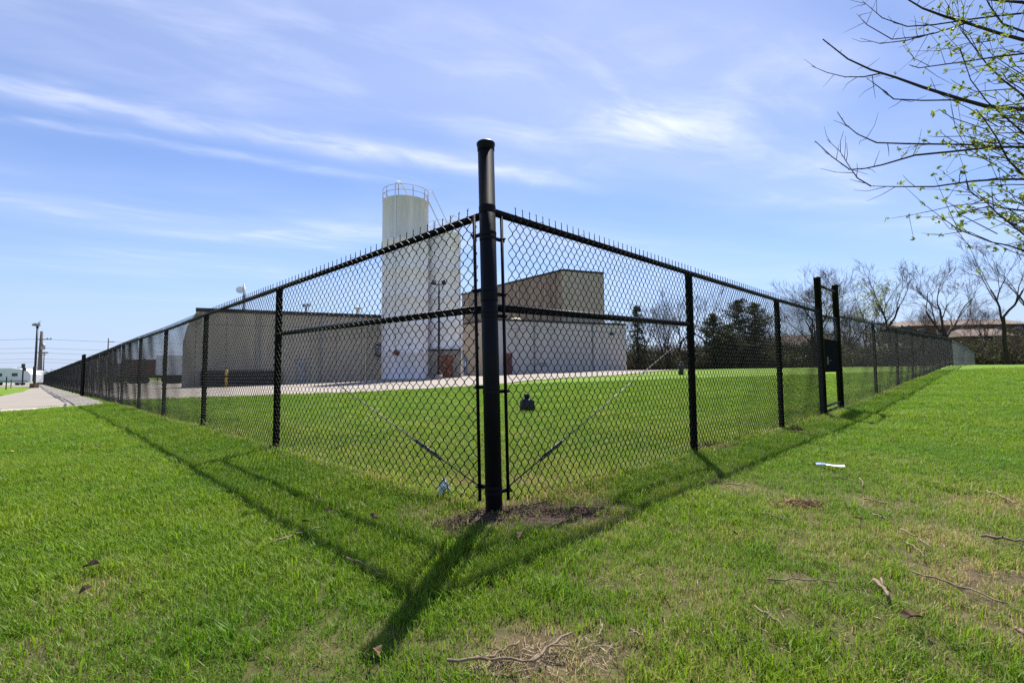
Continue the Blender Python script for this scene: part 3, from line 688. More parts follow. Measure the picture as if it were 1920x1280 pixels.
# floodlight pole in the yard
p = gpx(823, 41.0); lp = thing_at('floodlight_pole', 'slim dark floodlight pole standing in front of the shorter silo', 'light pole', p)
hh = at(823, 533, 41.0).z - p.z
MB().lathe([(.13, 0), (.075, hh)], sides=10).build('pole', DARKM, lp, True); MB().box((0, 0, hh), (1.1, .09, .09)).build('cross_arm', DARKM, lp)
for x, a in ((-.5, .3), (.45, -.4)):
    o = MB().box((0, 0, .16), (.34, .26, .3)).tube([(0, 0, 0), (0, 0, .1)], .04, 5).build('flood_lamp', DARKM, lp); o.matrix_local = Matrix.Translation((x, 0, hh + .05)) @ Matrix.Rotation(a, 4, 'Y') @ Matrix.Rotation(R(-35), 4, 'X')
MB().lathe([(.3, -.2), (.3, .45)], sides=12).build('footing', CONC, lp, True)

# ------------------------------------------------------------------ trailers inside the yard
def wheel(mb, x, y, z, r, w=.28):
    n0 = len(mb.v)
    t = MB().lathe([(r * .5, -w / 2), (r, -w / 2), (r, w / 2), (r * .5, w / 2)], sides=16); 
    for v in t.v: mb.v.append((x + v[0], y + v[2], z + v[1]))
    for f in t.f: mb.f.append(tuple(n0 + i for i in f))
def trailer(pxl, D, L, rz, material, label, group='semi trailers parked in the yard'):
    p = gpx(pxl, D); t = empty('semi_trailer', p, rz, label, 'trailer', group)
    MB().box((L / 2, 0, 2.62), (L, 2.5, 2.75)).build('cargo_box', material, t)
    rib = MB()
    for k in range(int(L / 1.2)): rib.box((.6 + 1.2 * k, -1.265, 2.62), (.07, .03, 2.6))
    rib.build('side_posts', material, t)
    MB().box((L / 2, 0, 1.13), (L, 1.0, .22)).build('chassis', DARKM, t)
    for x in (1.2, 2.45, ):
        for y in (-1.0, 1.0):
            mb = MB(); wheel(mb, x, y, .52, .52); mb.build('wheel', TYRE, t, True)
    for y in (-.8, .8): MB().box((L - 2.2, y, .62), (.14, .14, 1.1)).build('landing_leg', DARKM, t)
    MB().box((.05, 0, .75), (.1, 2.3, .12)).box((.05, -.6, .95), (.1, .1, .4)).box((.05, .6, .95), (.1, .1, .4)).build('rear_bumper', REDBR, t)
    for y in (-.62, .62): MB().box((-.03, y, 2.62), (.05, 1.18, 2.6)).build('rear_door', material, t)
trailer(299, 68.0, 13.5, R(18), WHITEP, 'white box semi trailer seen through the fence beside the warehouse')
trailer(237, 80.0, 11.0, R(15), REDBR, 'red brown semi trailer parked behind the white trailer')
trailer(196, 96.0, 12.0, R(12), mat('grey_trailer', (.2, .2, .22), .6), 'dark grey semi trailer parked far behind the driveway fence')

# ------------------------------------------------------------------ left distance: poles, caravans, sign posts
def pole(name, label, cat, pxx, ybase, ytop, D, r0, r1, material, wood=False):
    p = gpx(pxx, D); e = thing_at(name, label, cat, p); h = at(pxx, ytop, D).z - p.z
    MB().lathe([(r0, -.3), (r1, h)], sides=10).build('pole', material, e, True); return e, h, p
e, h, p = pole('light_pole', 'dark lamp post on a square block footing beside the driveway', 'light pole', 66, 722, 611, 52, .115, .085, DARKM)
MB().box((0, 0, .22), (.52, .52, .55)).build('block_footing', mat('brown_block', (.13, .085, .06), .9), e)
MB().box((0, 0, h + .02), (.5, .16, .08)).lathe([(.10, h - .25), (.14, h - .1)], sides=8).build('bracket', DARKM, e)
for x in (-.2, .18):
    o = MB().box((0, 0, 0), (.24, .32, .2)).build('flood_lamp', GREYM, e); o.matrix_local = Matrix.Translation((x, -.15, h + .15)) @ Matrix.Rotation(R(30), 4, 'X')
MB().tube([(.03, 0, h), (.05, 0, h + .3), (.2, 0, h + .45), (.38, 0, h + .5)], .025, 5).build('camera_arm', DARKM, e, True)
MB().box((.05, -.13, 1.5), (.2, .14, 1.6)).build('conduit_box', DARKM, e)
e2_, h, pU = pole('utility_pole', 'thick weathered utility pole behind the lamp post', 'utility pole', 74.5, 722, 621, 95, .42, .22, WOODP)
MB().box((.5, 0, h - 1.6), (3.0, .14, .16)).build('cross_arm', WOODP, e2_); MB().box((.3, 0, h - 4.2), (2.2, .14, .16)).build('cross_arm', WOODP, e2_)
for x in (-.8, .2, 1.2, 1.9): MB().lathe([(.05, 0), (.09, .08), (.05, .3)], (x, 0, h - 1.52), 8).build('insulator', GREYM, e2_, True)
MB().lathe([(.35, h - 3.6), (.35, h - 2.5)], (.6, -.2, 0), 10).build('transformer', GREYM, e2_, True)
e3_, h3, p3 = pole('utility_pole', 'thin far utility pole with a small crossarm at the end of the fence', 'utility pole', 81.5, 706, 659, 190, .2, .14, WOODP)
MB().box((0, 0, h3 - .6), (3.2, .16, .18)).box((.0, 0, h3 - 1.2), (1.2, .16, .3)).build('cross_arm', WOODP, e3_)
e4_, h4, p4 = pole('utility_pole', 'utility pole showing above the driveway fence beside a bare tree', 'utility pole', 201, 706, 634, 150, .2, .15, WOODP)
MB().box((.9, 0, h4 - 1.1), (1.8, .16, .2)).build('cross_arm', WOODP, e4_)
for k, (yy, lab) in enumerate(((635.5, 'topmost'), (652, 'second'), (661, 'middle'), (672.5, 'fourth'), (678.5, 'lowest'))):
    D = 97 + 8 * k; a = at(-260, yy + 1, D); m_ = at(75, yy, D); b = at(520, yy + 9, D + 20); pts = []
    for i in range(13):
        t = i / 12.0; q = a.lerp(m_, t); q.z -= 1.0 * t * (1 - t); pts.append(q)
    for i in range(1, 13):
        t = i / 12.0; q = m_.lerp(b, t); q.z -= 1.6 * t * (1 - t); pts.append(q)
    o = MB().tube(pts, .022, 4, False).build('power_line', DARKM); tag(o, lab + ' thin power line strung past the utility pole', 'cable', 'power lines on the utility poles')
def caravan(pxl, D, L, H, label, rounded):
    p = gpx(pxl, D); t = empty('caravan', p, R(8), label, 'caravan', 'white trailers parked on the gravel lot')
    prof = [(0, .55), (L, .55), (L, H * .62), (L - .5, H * .82), (L - 1.8, H * .96), (L - 3.2, H), (.3, H), (0, H - .3)] if rounded else [(0, .45), (L, .45), (L, H - .15), (L - .25, H), (.25, H), (0, H - .15)]
    MB().prism([(x, -1.2, z) for x, z in prof], (0, 2.4, 0)).build('body', WHITEP, t)
    for x in ((L * .45, L * .72) if rounded else (L * .5,)): MB().box((x, -1.215, H * .62), (.9, .05, .55)).build('window', GLASS, t)
    for x in (L * .36, L * .36 + .9):
        mb = MB(); wheel(mb, x, -1.0, .36, .36, .22); mb.build('wheel', TYRE, t, True)
    MB().box((L / 2, -1.212, .75), (L * .9, .03, .2)).build('side_stripe', GREYM, t)
caravan(-38, 88, 9.2, 3.1, 'long white rounded caravan parked on the gravel lot', True); caravan(26, 92, 4.2, 2.75, 'short white box trailer parked beside the long caravan', False)
for pxx, yt, D, lab in ((13.5, 706, 44, 'thin dark marker post on the far left grass'), (22.5, 712, 56, 'slender dark marker post nearer the caravans')):
    p = gpx(pxx, D); o = MB().box((0, 0, .6), (.07, .05, at(pxx, yt, D).z - p.z + .3)).build('marker_post', DARKM); o.location = p; o.location.z -= .1
    o.location.z = p.z + (at(pxx, yt, D).z - p.z - .3) / 2 - .6; tag(o, lab, 'post')
p = gpx(43.5, 80); sg = thing_at('signal_post', 'dark signal post with a boxy head behind the short white trailer', 'signal', p); hh = at(43.5, 682, 80).z - p.z
MB().tube([(0, 0, 0), (0, 0, hh)], .1, 8).build('post', DARKM, sg, True); MB().box((0, 0, hh - .35), (.34, .3, .75)).build('head', DARKM, sg); MB().box((.27, -.02, hh - .9), (.3, .25, .5)).build('side_head', DARKM, sg)
p = gpx(37, 110); o = MB().box((0, 0, 1.9), (.9, .3, 3.9)).build('chimney_stack', GREYM); o.location = p; tag(o, 'grey square stack rising behind the short white trailer', 'stack')

# ------------------------------------------------------------------ houses on the right
def house(name, label, pc, D, W, dep, y_eave, y_ridge, rz, roofm, wallm, nwin=4, hip=0.12, wallh=2.6):
    ze = at(pc, y_eave, D).z; zr = at(pc, y_ridge, D).z; c = at(pc, 690, D); c.z = ze - wallh - .6
    r_ = empty(name, c, rz, label, 'house'); e = wallh + .6; rr = zr - ze
    MB().box((0, 0, (e) / 2), (W, dep, e - .02)).build('wall', wallm, r_)
    o = .55; x = W / 2 + o; y = dep / 2 + o; hx = W / 2 * (1 - hip)
    mb = MB(); mb.v += [(-x, -y, e), (x, -y, e), (x, y, e), (-x, y, e), (-hx, 0, e + rr), (hx, 0, e + rr), (-x, -y, e - .16), (x, -y, e - .16), (x, y, e - .16), (-x, y, e - .16)]
    mb.f += [(0, 1, 5, 4), (1, 2, 5), (2, 3, 4, 5), (3, 0, 4), (6, 7, 1, 0), (7, 8, 2, 1), (8, 9, 3, 2), (9, 6, 0, 3), (9, 8, 7, 6)]
    rf = mb.build('roof', roofm, r_); MB().box((W * .2, .5, e + rr * .8), (.7, .7, 1.0)).build('chimney', BRICK, rf)
    for k in range(nwin):
        xx = -W / 2 + W * (k + .6) / (nwin + .2); w_ = MB().box((xx, -dep / 2 - .02, e - 1.3), (1.5, .08, 1.2)).build('window', WHITEP, r_); MB().box((xx, -dep / 2 - .07, e - 1.3), (1.3, .03, 1.0)).build('pane', GLASS, w_)
    return r_
h1_ = house('house', 'long brown roofed house up on the brushy bank behind the bare trees', 1790, 105, 23, 9, 612.5, 600, R(-6), ROOFB, BRICK, 6)
house('house', 'lower brown roofed wing standing in front of the long house on the bank', 1832, 97, 8.5, 6, 631.5, 617, R(-6), ROOFB, BRICK, 2, .05)
house('house', 'dark brown roofed house hidden behind the fence and evergreens', 1502, 84, 10, 7, 650, 628, R(4), ROOFB, BRICK, 3)
house('house', 'grey roofed dark brick house behind the brush right of the factory', 1280, 92, 11, 7, 664, 653, R(-3), ROOFG, BRICK, 3)
house('house', 'pale roofed house far behind the dark evergreen thicket', 1368, 98, 8, 7, 662, 652, R(-3), ROOFG, BRICK, 2)
p = at(1700, 612, 99); p.z -= .4
sd = thing_at('satellite_dish', 'pair of dark satellite dishes before the long brown roof', 'dish', p)
for x in (-.8, .6):
    o = MB().lathe([(.01, -.12), (.4, -.06), (.62, .08), (.6, .1), (.4, -.03), (.01, -.09)], sides=14, caps=False).build('dish', DARKM, sd, True); o.matrix_local = Matrix.Translation((x, 0, .2)) @ Matrix.Rotation(R(55), 4, 'X') @ Matrix.Rotation(R(25), 4, 'Y')
    MB().tube([(x, .1, .2), (x, .3, -3.0)], .05, 5).build('mount', DARKM, sd, True)
p = gpx(1470, 64); wr = thing_at('white_rail', 'white horizontal pipe rail before the brush beyond the lawn', 'rail', p); zr_ = at(1470, 673, 64).z - p.z
MB().tube([(0, 0, zr_), (6.0, .6, zr_ + .12)], .06, 6).build('rail', WHITEP, wr, True)
for x in (.3, 3, 5.6): MB().tube([(x, x * .1, -.1), (x, x * .1, zr_ - .03)], .05, 6).build('post', GREYM, wr, True)

# ------------------------------------------------------------------ vegetation generators
def rvec(r): 
    while True:
        v = Vector((r.uniform(-1, 1), r.uniform(-1, 1), r.uniform(-1, 1)))
        if .05 < v.length < 1: return v.normalized()
def grow(mb, tips, r, p, d, L, rad, depth, maxd, spread=.7, up=.12, sides=None, kids=(2, 4)):
    n = 4 if depth < 2 else 3; pts = [p.copy()]; rads = [rad]; q = p.copy(); dd_ = d.copy()
    for i in range(n):
        dd_ = (dd_ + rvec(r) * .24 + Vector((0, 0, up * .2))).normalized(); q = q + dd_ * (L / n); pts.append(q.copy()); rads.append(rad * (1 - .36 * (i + 1) / n))
    s = sides or (8 if depth == 0 else 5 if depth < 3 else 3)
    mb[0 if depth < 2 else 1].tube(pts, rads, s, caps=False)
    if depth >= maxd: tips.append((q, dd_)); return
    k = r.randint(*kids)
    for j in range(k):
        t = 1.0 if j == 0 else r.uniform(.35, 1.0); idx_ = min(n - 1, int(t * n)); fr_ = t * n - idx_
        bp = pts[idx_].lerp(pts[min(n, idx_ + 1)], min(1, fr_)); nd_ = (dd_ + rvec(r) * spread + Vector((0, 0, up))).normalized()
        grow(mb, tips, r, bp, nd_, L * r.uniform(.58, .82), max(rads[min(n, idx_ + 1)] * r.uniform(.55, .8), .009), depth + 1, maxd, spread, up, sides, kids)
def leaf_mesh(tips, r, per, size, spread, name, material, extra=None):
    vs_, fs, sh = [], [], []
    for p, d in tips:
        for k in range(per):
            c = p + rvec(r) * r.uniform(0, spread); a = rvec(r); b = a.cross(rvec(r)).normalized(); s = size * r.uniform(.6, 1.3); n = len(vs_)
            vs_ += [tuple(c - a * s), tuple(c + b * s * .45), tuple(c + a * s), tuple(c - b * s * .45)]; fs.append((n, n + 1, n + 2, n + 3)); q = r.random(); sh += [q] * 4
    m_ = bpy.data.meshes.new(name); m_.from_pydata(vs_, [], fs); at_ = m_.attributes.new('shade', 'FLOAT', 'POINT'); at_.data.foreach_set('value', sh); m_.materials.append(material); return m_
def bare_tree_meshes(seed, H, rad, maxd=6, spread=.62, stems=1, lean=0.0):
    r = random.Random(seed); lim, tw, tips = MB(), MB(), []
    for s in range(stems):
        d = Vector((r.uniform(-.35, .35) * (stems > 1) + lean, r.uniform(-.2, .2) * (stems > 1), 1)).normalized()
        grow((lim, tw), tips, r, Vector((.15 * s, 0, -.3)), d, H * .36, rad, 0, maxd, spread)
    z = max(v[2] for v in tw.v); k = H / z
    for m_ in (lim, tw): m_.v = [(v[0] * k, v[1] * k, v[2] * k if v[2] > 0 else v[2]) for v in m_.v]
    tips = [(p * k, d) for p, d in tips]
    return lim.mesh('trunk', BARK, True), tw.mesh('crown', TWIG, True), tips
TREES = [bare_tree_meshes(11, 10, .23, 6, .62), bare_tree_meshes(24, 10, .18, 6, .52), bare_tree_meshes(37, 10, .15, 6, .58, 3), bare_tree_meshes(53, 10, .13, 5, .46)]
def tree(pxx, D, ytop, var, label, rz=0.0, group='bare trees behind the lawn', wide=1.0):
    p = gpx(pxx, D); H = at(pxx, ytop, D).z - p.z; k = H / 10.0
    e = empty('bare_tree', p, rz, label, 'tree', group); M = Matrix.Diagonal((k * wide, k * wide, k, 1))
    link('trunk', TREES[var][0], e, M); link('crown', TREES[var][1], e, M); return e
tree(1530, 46, 486, 2, 'wide multi stemmed bare tree rising behind the narrow gate', .4, wide=1.15)
tree(1632, 56, 512, 3, 'thin upright bare sapling between the gate and the forked tree', 1.0)
tree(1656, 62, 545, 3, 'shorter slim bare sapling close to the forked bare tree', 2.0)
tree(1677, 52, 470, 1, 'forked bare tree with a slim dark trunk before the long house', .3)
tree(1790, 48, 470, 0, 'spreading dark bare tree in front of the long brown roof', 2.2, wide=1.1)
tree(1893, 62, 418, 1, 'heavy dark bare tree at the edge of the brush below the budding branches', 0.4, wide=.9)
tree(1935, 50, 440, 1, 'bare tree leaning in beside the heavy dark tree at the lawn edge', 1.0)
tree(1215, 74, 560, 1, 'bare tree rising behind the conical evergreen beside the factory', .7)
tree(1243, 70, 548, 3, 'straight slender bare tree right of the conical evergreen', 3.0)
tree(1272, 72, 536, 1, 'tall bare tree behind the first fence post right of the corner', 2.0)
tree(1330, 68, 528, 1, 'tall bare tree just left of the dark evergreen clump', 5.0)
tree(1160, 80, 575, 2, 'bushy bare tree partly hidden by the pale factory block', 1.7)
tree(1448, 74, 560, 2, 'bushy bare tree right of the dark evergreen clump', 2.9)
tree(1256, 66, 566, 2, 'many stemmed bare shrub tree beside the tall slender tree', 2.3)
tree(1300, 75, 545, 3, 'slender bare tree left of the dark evergreen clump', 4.1)
tree(190, 150, 652, 0, 'small far bare tree behind the driveway fence', 1.2)
tree(1590, 75, 560, 2, 'low twiggy bare tree behind the gate crossbar', 0.2)
tree(1740, 80, 560, 2, 'twiggy bare tree rising above the long brown roof', 4.4)
tree(1850, 90, 555, 2, 'grey twiggy bare tree behind the lower brown wing', 3.4)
# pale green budding tree
p = gpx(1597, 58); pg = empty('budding_tree', p, .5, 'small tree with pale green spring leaves behind the gate', 'tree'); k = (at(1597, 520, 58).z - p.z) / 10
link('trunk', TREES[3][0], pg, Matrix.Scale(k, 4)); link('crown_twigs', TREES[3][1], pg, Matrix.Scale(k, 4))
tag(link('leaves', leaf_mesh([t for t in TREES[3][2] if t[0].z > 5], random.Random(3), 7, .11, .5, 'leaves', PALELEAF), pg, Matrix.Scale(k, 4)), kind='stuff')
# evergreens
def evergreen(pxx, D, ytop, halfw_px, seed, label, cone=True):
    p = gpx(pxx, D); H = at(pxx, ytop, D).z - p.z; W = halfw_px / F * D; r = random.Random(seed)
    e = empty('evergreen_tree', p, 0, label, 'tree', 'dark evergreens behind the lawn'); lim = MB(); tips = []
    lim.tube([(0, 0, -.3), (0, 0, H * .5), (0, 0, H * .96)], [.2, .12, .02], 7, False)
    for k in range(150 if cone else 230):
        z = H * (r.uniform(.04, .98)); a = r.uniform(0, 6.283)
        prof = (1 - z / H) ** .75 if cone else min(1, (1 - z / H) * 3.6 + .12) * (.62 + .38 * math.sin(z * 1.7 + seed + 1.6 * math.sin(a * 2 + seed)))
        L = W * prof * r.uniform(.45, 1.15) + .15
        q = Vector((math.cos(a) * L, math.sin(a) * L, z + (.25 if not cone else -.12) * L)); lim.tube([(0, 0, z), tuple(q)], [.03, .008], 3, False)
        for j in range(5): tips.append((Vector((0, 0, z)).lerp(q, .3 + .7 * j / 4), Vector((0, 0, 1))))
    lim.build('trunk', BARK, e, True)
    tag(link('crown', leaf_mesh(tips, r, 7, .13, .36, 'crown', EVERG), e), kind='stuff')
evergreen(1197, 66, 572, 34, 5, 'conical dark evergreen just right of the pale factory block')
evergreen(1340, 64, 588, 36, 6, 'bushy dark evergreen left of the taller evergreens', False)
evergreen(1388, 66, 562, 40, 7, 'tallest evergreen in the dark clump', False)
evergreen(1418, 65, 568, 34, 8, 'brownish evergreen at the right side of the dark clump', False)
evergreen(1366, 62, 610, 40, 9, 'low evergreen filling the middle of the dark clump', False)
# brush: joined thicket (uncountable), twig clumps with a few leaves
def thicket(name, label, spots, seed, leafy=.5):
    r = random.Random(seed); tw = MB(); tips = []
    for (x, y, h) in spots:
        z = gz(x, y)
        for s in range(r.randint(4, 6)):
            d = Vector((r.uniform(-.8, .8), r.uniform(-.8, .8), 1)).normalized(); q = Vector((x + r.uniform(-.5, .5), y + r.uniform(-.5, .5), z - .05)); pts = [q.copy()]; L = h * r.uniform(.6, 1.1)
            for k in range(3): d = (d + rvec(r) * .35).normalized(); q = q + d * L / 3; pts.append(q.copy())
            tw.tube(pts, [.045, .036, .028, .015], 3, False)
            for k in range(5):
                b = pts[1 + k % 3]; d2 = (d + rvec(r) * .9).normalized(); e_ = b + d2 * L * r.uniform(.3, .55); m_ = b.lerp(e_, .5) + rvec(r) * .08 * L
                tw.tube([b, m_, e_], [.026, .02, .012], 3, False)
                for j in range(3): tw.tube([m_, m_ + (d2 + rvec(r) * .9).normalized() * L * .25], [.016, .010], 3, False)
                if r.random() < leafy: tips.append((e_, d2)); tips.append((m_, d2))
    o = tw.build(name, TWIG, None, False); tag(o, label, 'brush', None, 'stuff')
    if tips: tag(link('brush_leaves', leaf_mesh(tips, r, 6, .11, .45, 'brush_leaves', BRUSHG), o), kind='stuff')
    return o
r = random.Random(99)
sp1 = []
for k in range(520):
    pxx = r.uniform(1168, 1600); D = r.uniform(63, 84); q = gpx(pxx, D); sp1.append((q.x, q.y, r.uniform(1.0, 1.8) + (D - 63) * .16 * (1.25 if pxx > 1330 else .8)))
thicket('hedge_brush', 'reddish brown tangled brush along the far edge of the fenced lawn', sp1, 1, .25)
sp2 = []
for k in range(420):
    s_ = r.uniform(56, 128); off = r.uniform(1.5, 14) if s_ < 100 else r.uniform(-40, 12); x, y = fr(s_, off); sp2.append((x, y, r.uniform(1.2, 2.6)))
for k in range(420):
    pxx = r.uniform(1826, 2050); D = r.uniform(84, 108); q = gpx(pxx, D); sp2.append((q.x, q.y, r.uniform(1.6, 3.6)))
for k in range(260):
    pxx = r.uniform(1822, 2000); D = r.uniform(74, 86); q = gpx(pxx, D); sp2.append((q.x, q.y, r.uniform(1.6, 4.2)))
thicket('bank_brush', 'brown leafless brush covering the bank below the brown roofed houses', sp2, 2, .35)
sp3 = []
for k in range(500):
    pxx = r.uniform(-150, 700) if k % 3 else r.uniform(1150, 1900); D = r.uniform(330, 430) if pxx < 800 else r.uniform(125, 170); q = gpx(pxx, D); sp3.append((q.x, q.y, r.uniform(5, 9) if pxx < 800 else r.uniform(4.5, 7.5)))
def farwood(spots):
    r_ = random.Random(4); tips = []; tw = MB()
    for x, y, h in spots:
        z = gz(x, y); tw.tube([(x, y, z), (x, y, z + h * .7)], [.16, .06], 4, False)
        for k in range(10): e_ = Vector((x, y, z + h * .3)) + rvec(r_) * h * .42 + Vector((0, 0, h * .25)); tw.tube([(x, y, z + h * r_.uniform(.25, .6)), e_], [.06, .02], 3, False); tips.append((e_, Vector((0, 0, 1))))
    o = tw.build('distant_wood', BARK2, None); tag(o, 'hazy grey brown line of distant woods on the horizon', 'woods', None, 'stuff')
    tag(link('wood_twigs', leaf_mesh(tips, r_, 7, .42, 1.0, 'wood_twigs', leafmat('far_wood_leaf', (.16, .135, .10), (.20, .19, .11), .3)), o), kind='stuff')
farwood(sp3)

# ------------------------------------------------------------------ budding tree reaching in from the right
nt_p = Vector((7.2, 4.9, gz(7.2, 4.9)))
nt_ = empty('near_budding_tree', nt_p, 0, 'near tree with budding green branches reaching into the sky at the right edge', 'tree')
tr_ = MB(); tr_.tube([Vector((0, 0, -.3)), Vector((-.05, .02, 1.2)), Vector((.05, -.05, 2.6)), Vector((-.05, 0, 4.2)), Vector((.1, .1, 6.2))], [.19, .16, .135, .10, .05], 12, False); tr_.build('trunk', BARK, nt_, True)
BR = [  # main branches read off the photograph: (pixel path from the trunk side to the tip, start radius)
 ([(1920, 205.5), (1848, 199), (1798, 185), (1730, 163.5), (1680, 145.5), (1633, 131), (1590, 111), (1543, 74)], .021, 4.35),
 ([(1651, 138), (1618.6, 144.4), (1584, 144.4), (1550, 136), (1521.6, 124)], .006, 4.35),
 ([(1810, 189), (1787.5, 187.6), (1730, 188.6), (1676, 186), (1650, 165), (1625.8, 147)], .009, 4.3),
 ([(1920, 276.7), (1860, 274), (1809, 271), (1701, 269.5), (1643.7, 267.7), (1607.8, 251.5), (1585, 233), (1570, 210)], .010, 4.1),
 ([(1920, 275), (1850, 277), (1787.5, 284), (1715.6, 291), (1654.5, 309), (1622, 316), (1593.4, 318), (1560, 294), (1528.7, 265)], .011, 4.05),
 ([(1633, 349), (1607.8, 334), (1593, 313), (1575, 284), (1550, 261)], .005, 3.95),
 ([(1920, 336), (1880, 336), (1823.4, 339.6), (1751.5, 350), (1679.7, 350), (1633, 349)], .011, 3.95),
 ([(1920, 75.5), (1870, 62), (1823.4, 46.7), (1769.5, 30.5), (1730, 16), (1700, -2), (1660, -40)], .019, 4.6),
 ([(1920, 25), (1870, 30), (1823, 36), (1751.5, 46.7), (1701, 50), (1654.5, 34), (1616.8, 1.8)], .010, 4.5),
 ([(1823, 40), (1780, 54), (1751.5, 63), (1712, 70), (1672.5, 74), (1625.8, 47), (1606, 26)], .008, 4.5),
 ([(1751, 62), (1700, 76), (1650, 82), (1613, 72)], .006, 4.5),
 ([(1920, 100.6), (1860, 108), (1787.5, 118.6), (1722.8, 127.6), (1705, 122)], .009, 4.4),
 ([(1920, 470), (1890, 460), (1859, 454), (1798, 431), (1766, 408)], .008, 3.7),
 ([(1920, 180), (1880, 150), (1850, 120), (1820, 80), (1800, 55)], .009, 4.2), ([(1920, 250), (1885, 220), (1850, 190), (1820, 150), (1800, 90)], .008, 4.1),
 ([(1920, 395), (1880, 390), (1840, 375), (1815, 355), (1812, 335)], .008, 3.8), ([(1920, 330), (1890, 300), (1870, 260), (1850, 230), (1830, 205)], .009, 3.9),
 ([(1920, 5), (1880, 2), (1840, -2), (1780, -20)], .016, 4.6), ([(1920, 440), (1870, 400), (1850, 380), (1790, 385), (1735, 398)], .006, 3.8), ([(1920, 60), (1880, 45), (1855, 10), (1840, -20)], .010, 4.4)]
rb_ = random.Random(17); brm = MB(); twm = MB(); leafspots = []
for path, rad, D in BR:
    rad *= .82
    pts = [at(a, b, D + .25 * math.sin(i * 1.1 + rad * 900) + .10 * i / len(path)) - nt_p for i, (a, b) in enumerate(path)]
    if path[0][0] >= 1919:
        s_ = pts[0]; zt0 = max(1.2, min(5.2, s_.z - .55)); j = Vector((0, 0, zt0)); pts = [j, j.lerp(s_, .4) + Vector((0, 0, -.05)), j.lerp(s_, .75)] + pts; rr_ = [rad * 1.9, rad * 1.5, rad * 1.25]
    else: rr_ = []
    n0 = len(rr_); m_ = len(pts) - n0; rr_ += [rad * (1 - .80 * i / (m_ - 1)) + .0012 for i in range(m_)]
    brm.tube(pts, rr_, 7, True)
    # side twigs and bud clusters along the visible part
    tot = 0
    for i in range(n0, len(pts) - 1):
        a, b = pts[i], pts[i + 1]; L = (b - a).length; k = max(1, int(L / .075))
        for j in range(k):
            q = a.lerp(b, (j + rb_.random()) / k); tx = (q + nt_p); pxq = 960 + F * tx.x / tx.y
            d = ((b - a).normalized() * .35 + rvec(rb_) * .8 + Vector((0, 0, .25))).normalized()
            if rb_.random() < .5:
                tl = rb_.uniform(.06, .38) * (1.3 if pxq > 1760 else .9); e_ = q + d * tl * .5; f_ = e_ + (d + rvec(rb_) * .35 + Vector((0, 0, .15))).normalized() * tl * .5
                twm.tube([q, e_, f_], [.0030, .0022, .0012], 4, False)
                if pxq > 1770 or (pxq > 1700 and path[0][1] > 240 and rb_.random() < .25):
                    for pt_ in (e_, f_):
                        if rb_.random() < .75: leafspots.append((pt_, d))
                    if rb_.random() < .6:
                        g_ = e_ + rvec(rb_) * tl * .6; twm.tube([e_, g_], [.0022, .0014], 3, False); leafspots.append((g_, d))
            else: twm.tube([q, q + rvec(rb_) * .014], [.004, .001], 4, False)     # buds
brm.build('branches', BARK, nt_, True); tag(twm.build('twigs', BARK, nt_, True), kind='stuff')
# fill of fine twigs and leaves near the right edge
fm = MB()
for k in range(90):
    pxx = 1920 - abs(rb_.gauss(0, 62)); pyy = rb_.uniform(90, 470) if k % 4 else rb_.uniform(200, 420); q = at(pxx, pyy, rb_.uniform(3.7, 4.9)) - nt_p; d = (Vector((-1, -.1, rb_.uniform(-.5, .8)))).normalized(); L = rb_.uniform(.15, .5)
    a = q - d * L * .6; fm.tube([a - d * .25 + Vector((.05, 0, -.05)), a, q + rvec(rb_) * .04, q + d * L * .4 + rvec(rb_) * .05], [.005, .004, .003, .0015], 4, False)
    for j in range(3):
        if rb_.random() < .8: leafspots.append((a.lerp(q + d * L * .4, rb_.random()), d))
tag(fm.build('fine_twigs', BARK, nt_, True), kind='stuff')
tag(link('leaves', leaf_mesh(leafspots, rb_, 6, .019, .026, 'leaves', LEAFY), nt_), kind='stuff')

# ------------------------------------------------------------------ small things on the lawn
def gadget(pxx, pyy, name, label, cat, build):
    p = ongr(pxx, pyy); e = empty(name, p, 0, label, cat); build(e, p); return e
def hydrant(e, p):
    MB().lathe([(.13, -.05), (.155, .02), (.155, .20), (.14, .25), (.10, .28)], sides=16).build('body', BLKPL, e, True)
    MB().lathe([(.05, .27), (.05, .31), (.065, .315), (.065, .38), (.045, .39), (.01, .395)], sides=12).build('cap', BLKPL, e, True)
    MB().box((.13, -.02, .15), (.07, .1, .18)).build('side_lug', BLKPL, e)
gadget(988, 771, 'utility_riser', 'squat black plastic riser with a knob on the fenced lawn', 'utility riser', hydrant)
def pedestal(e, p):
    MB().lathe([(.17, -.05), (.17, .62), (.13, .70)], sides=12).build('body', GRNPL, e, True); MB().lathe([(.09, .68), (.09, .80), (.05, .88), (.01, .9)], sides=10).build('cap', GRNPL, e, True)
    MB().box((.2, 0, .55), (.10, .16, .2)).build('side_lug', GRNPL, e)
p = gpx(1277, 33); e = empty('cable_pedestal', p, 0, 'dark green upright pedestal at the far side of the fenced lawn', 'pedestal'); pedestal(e, p)
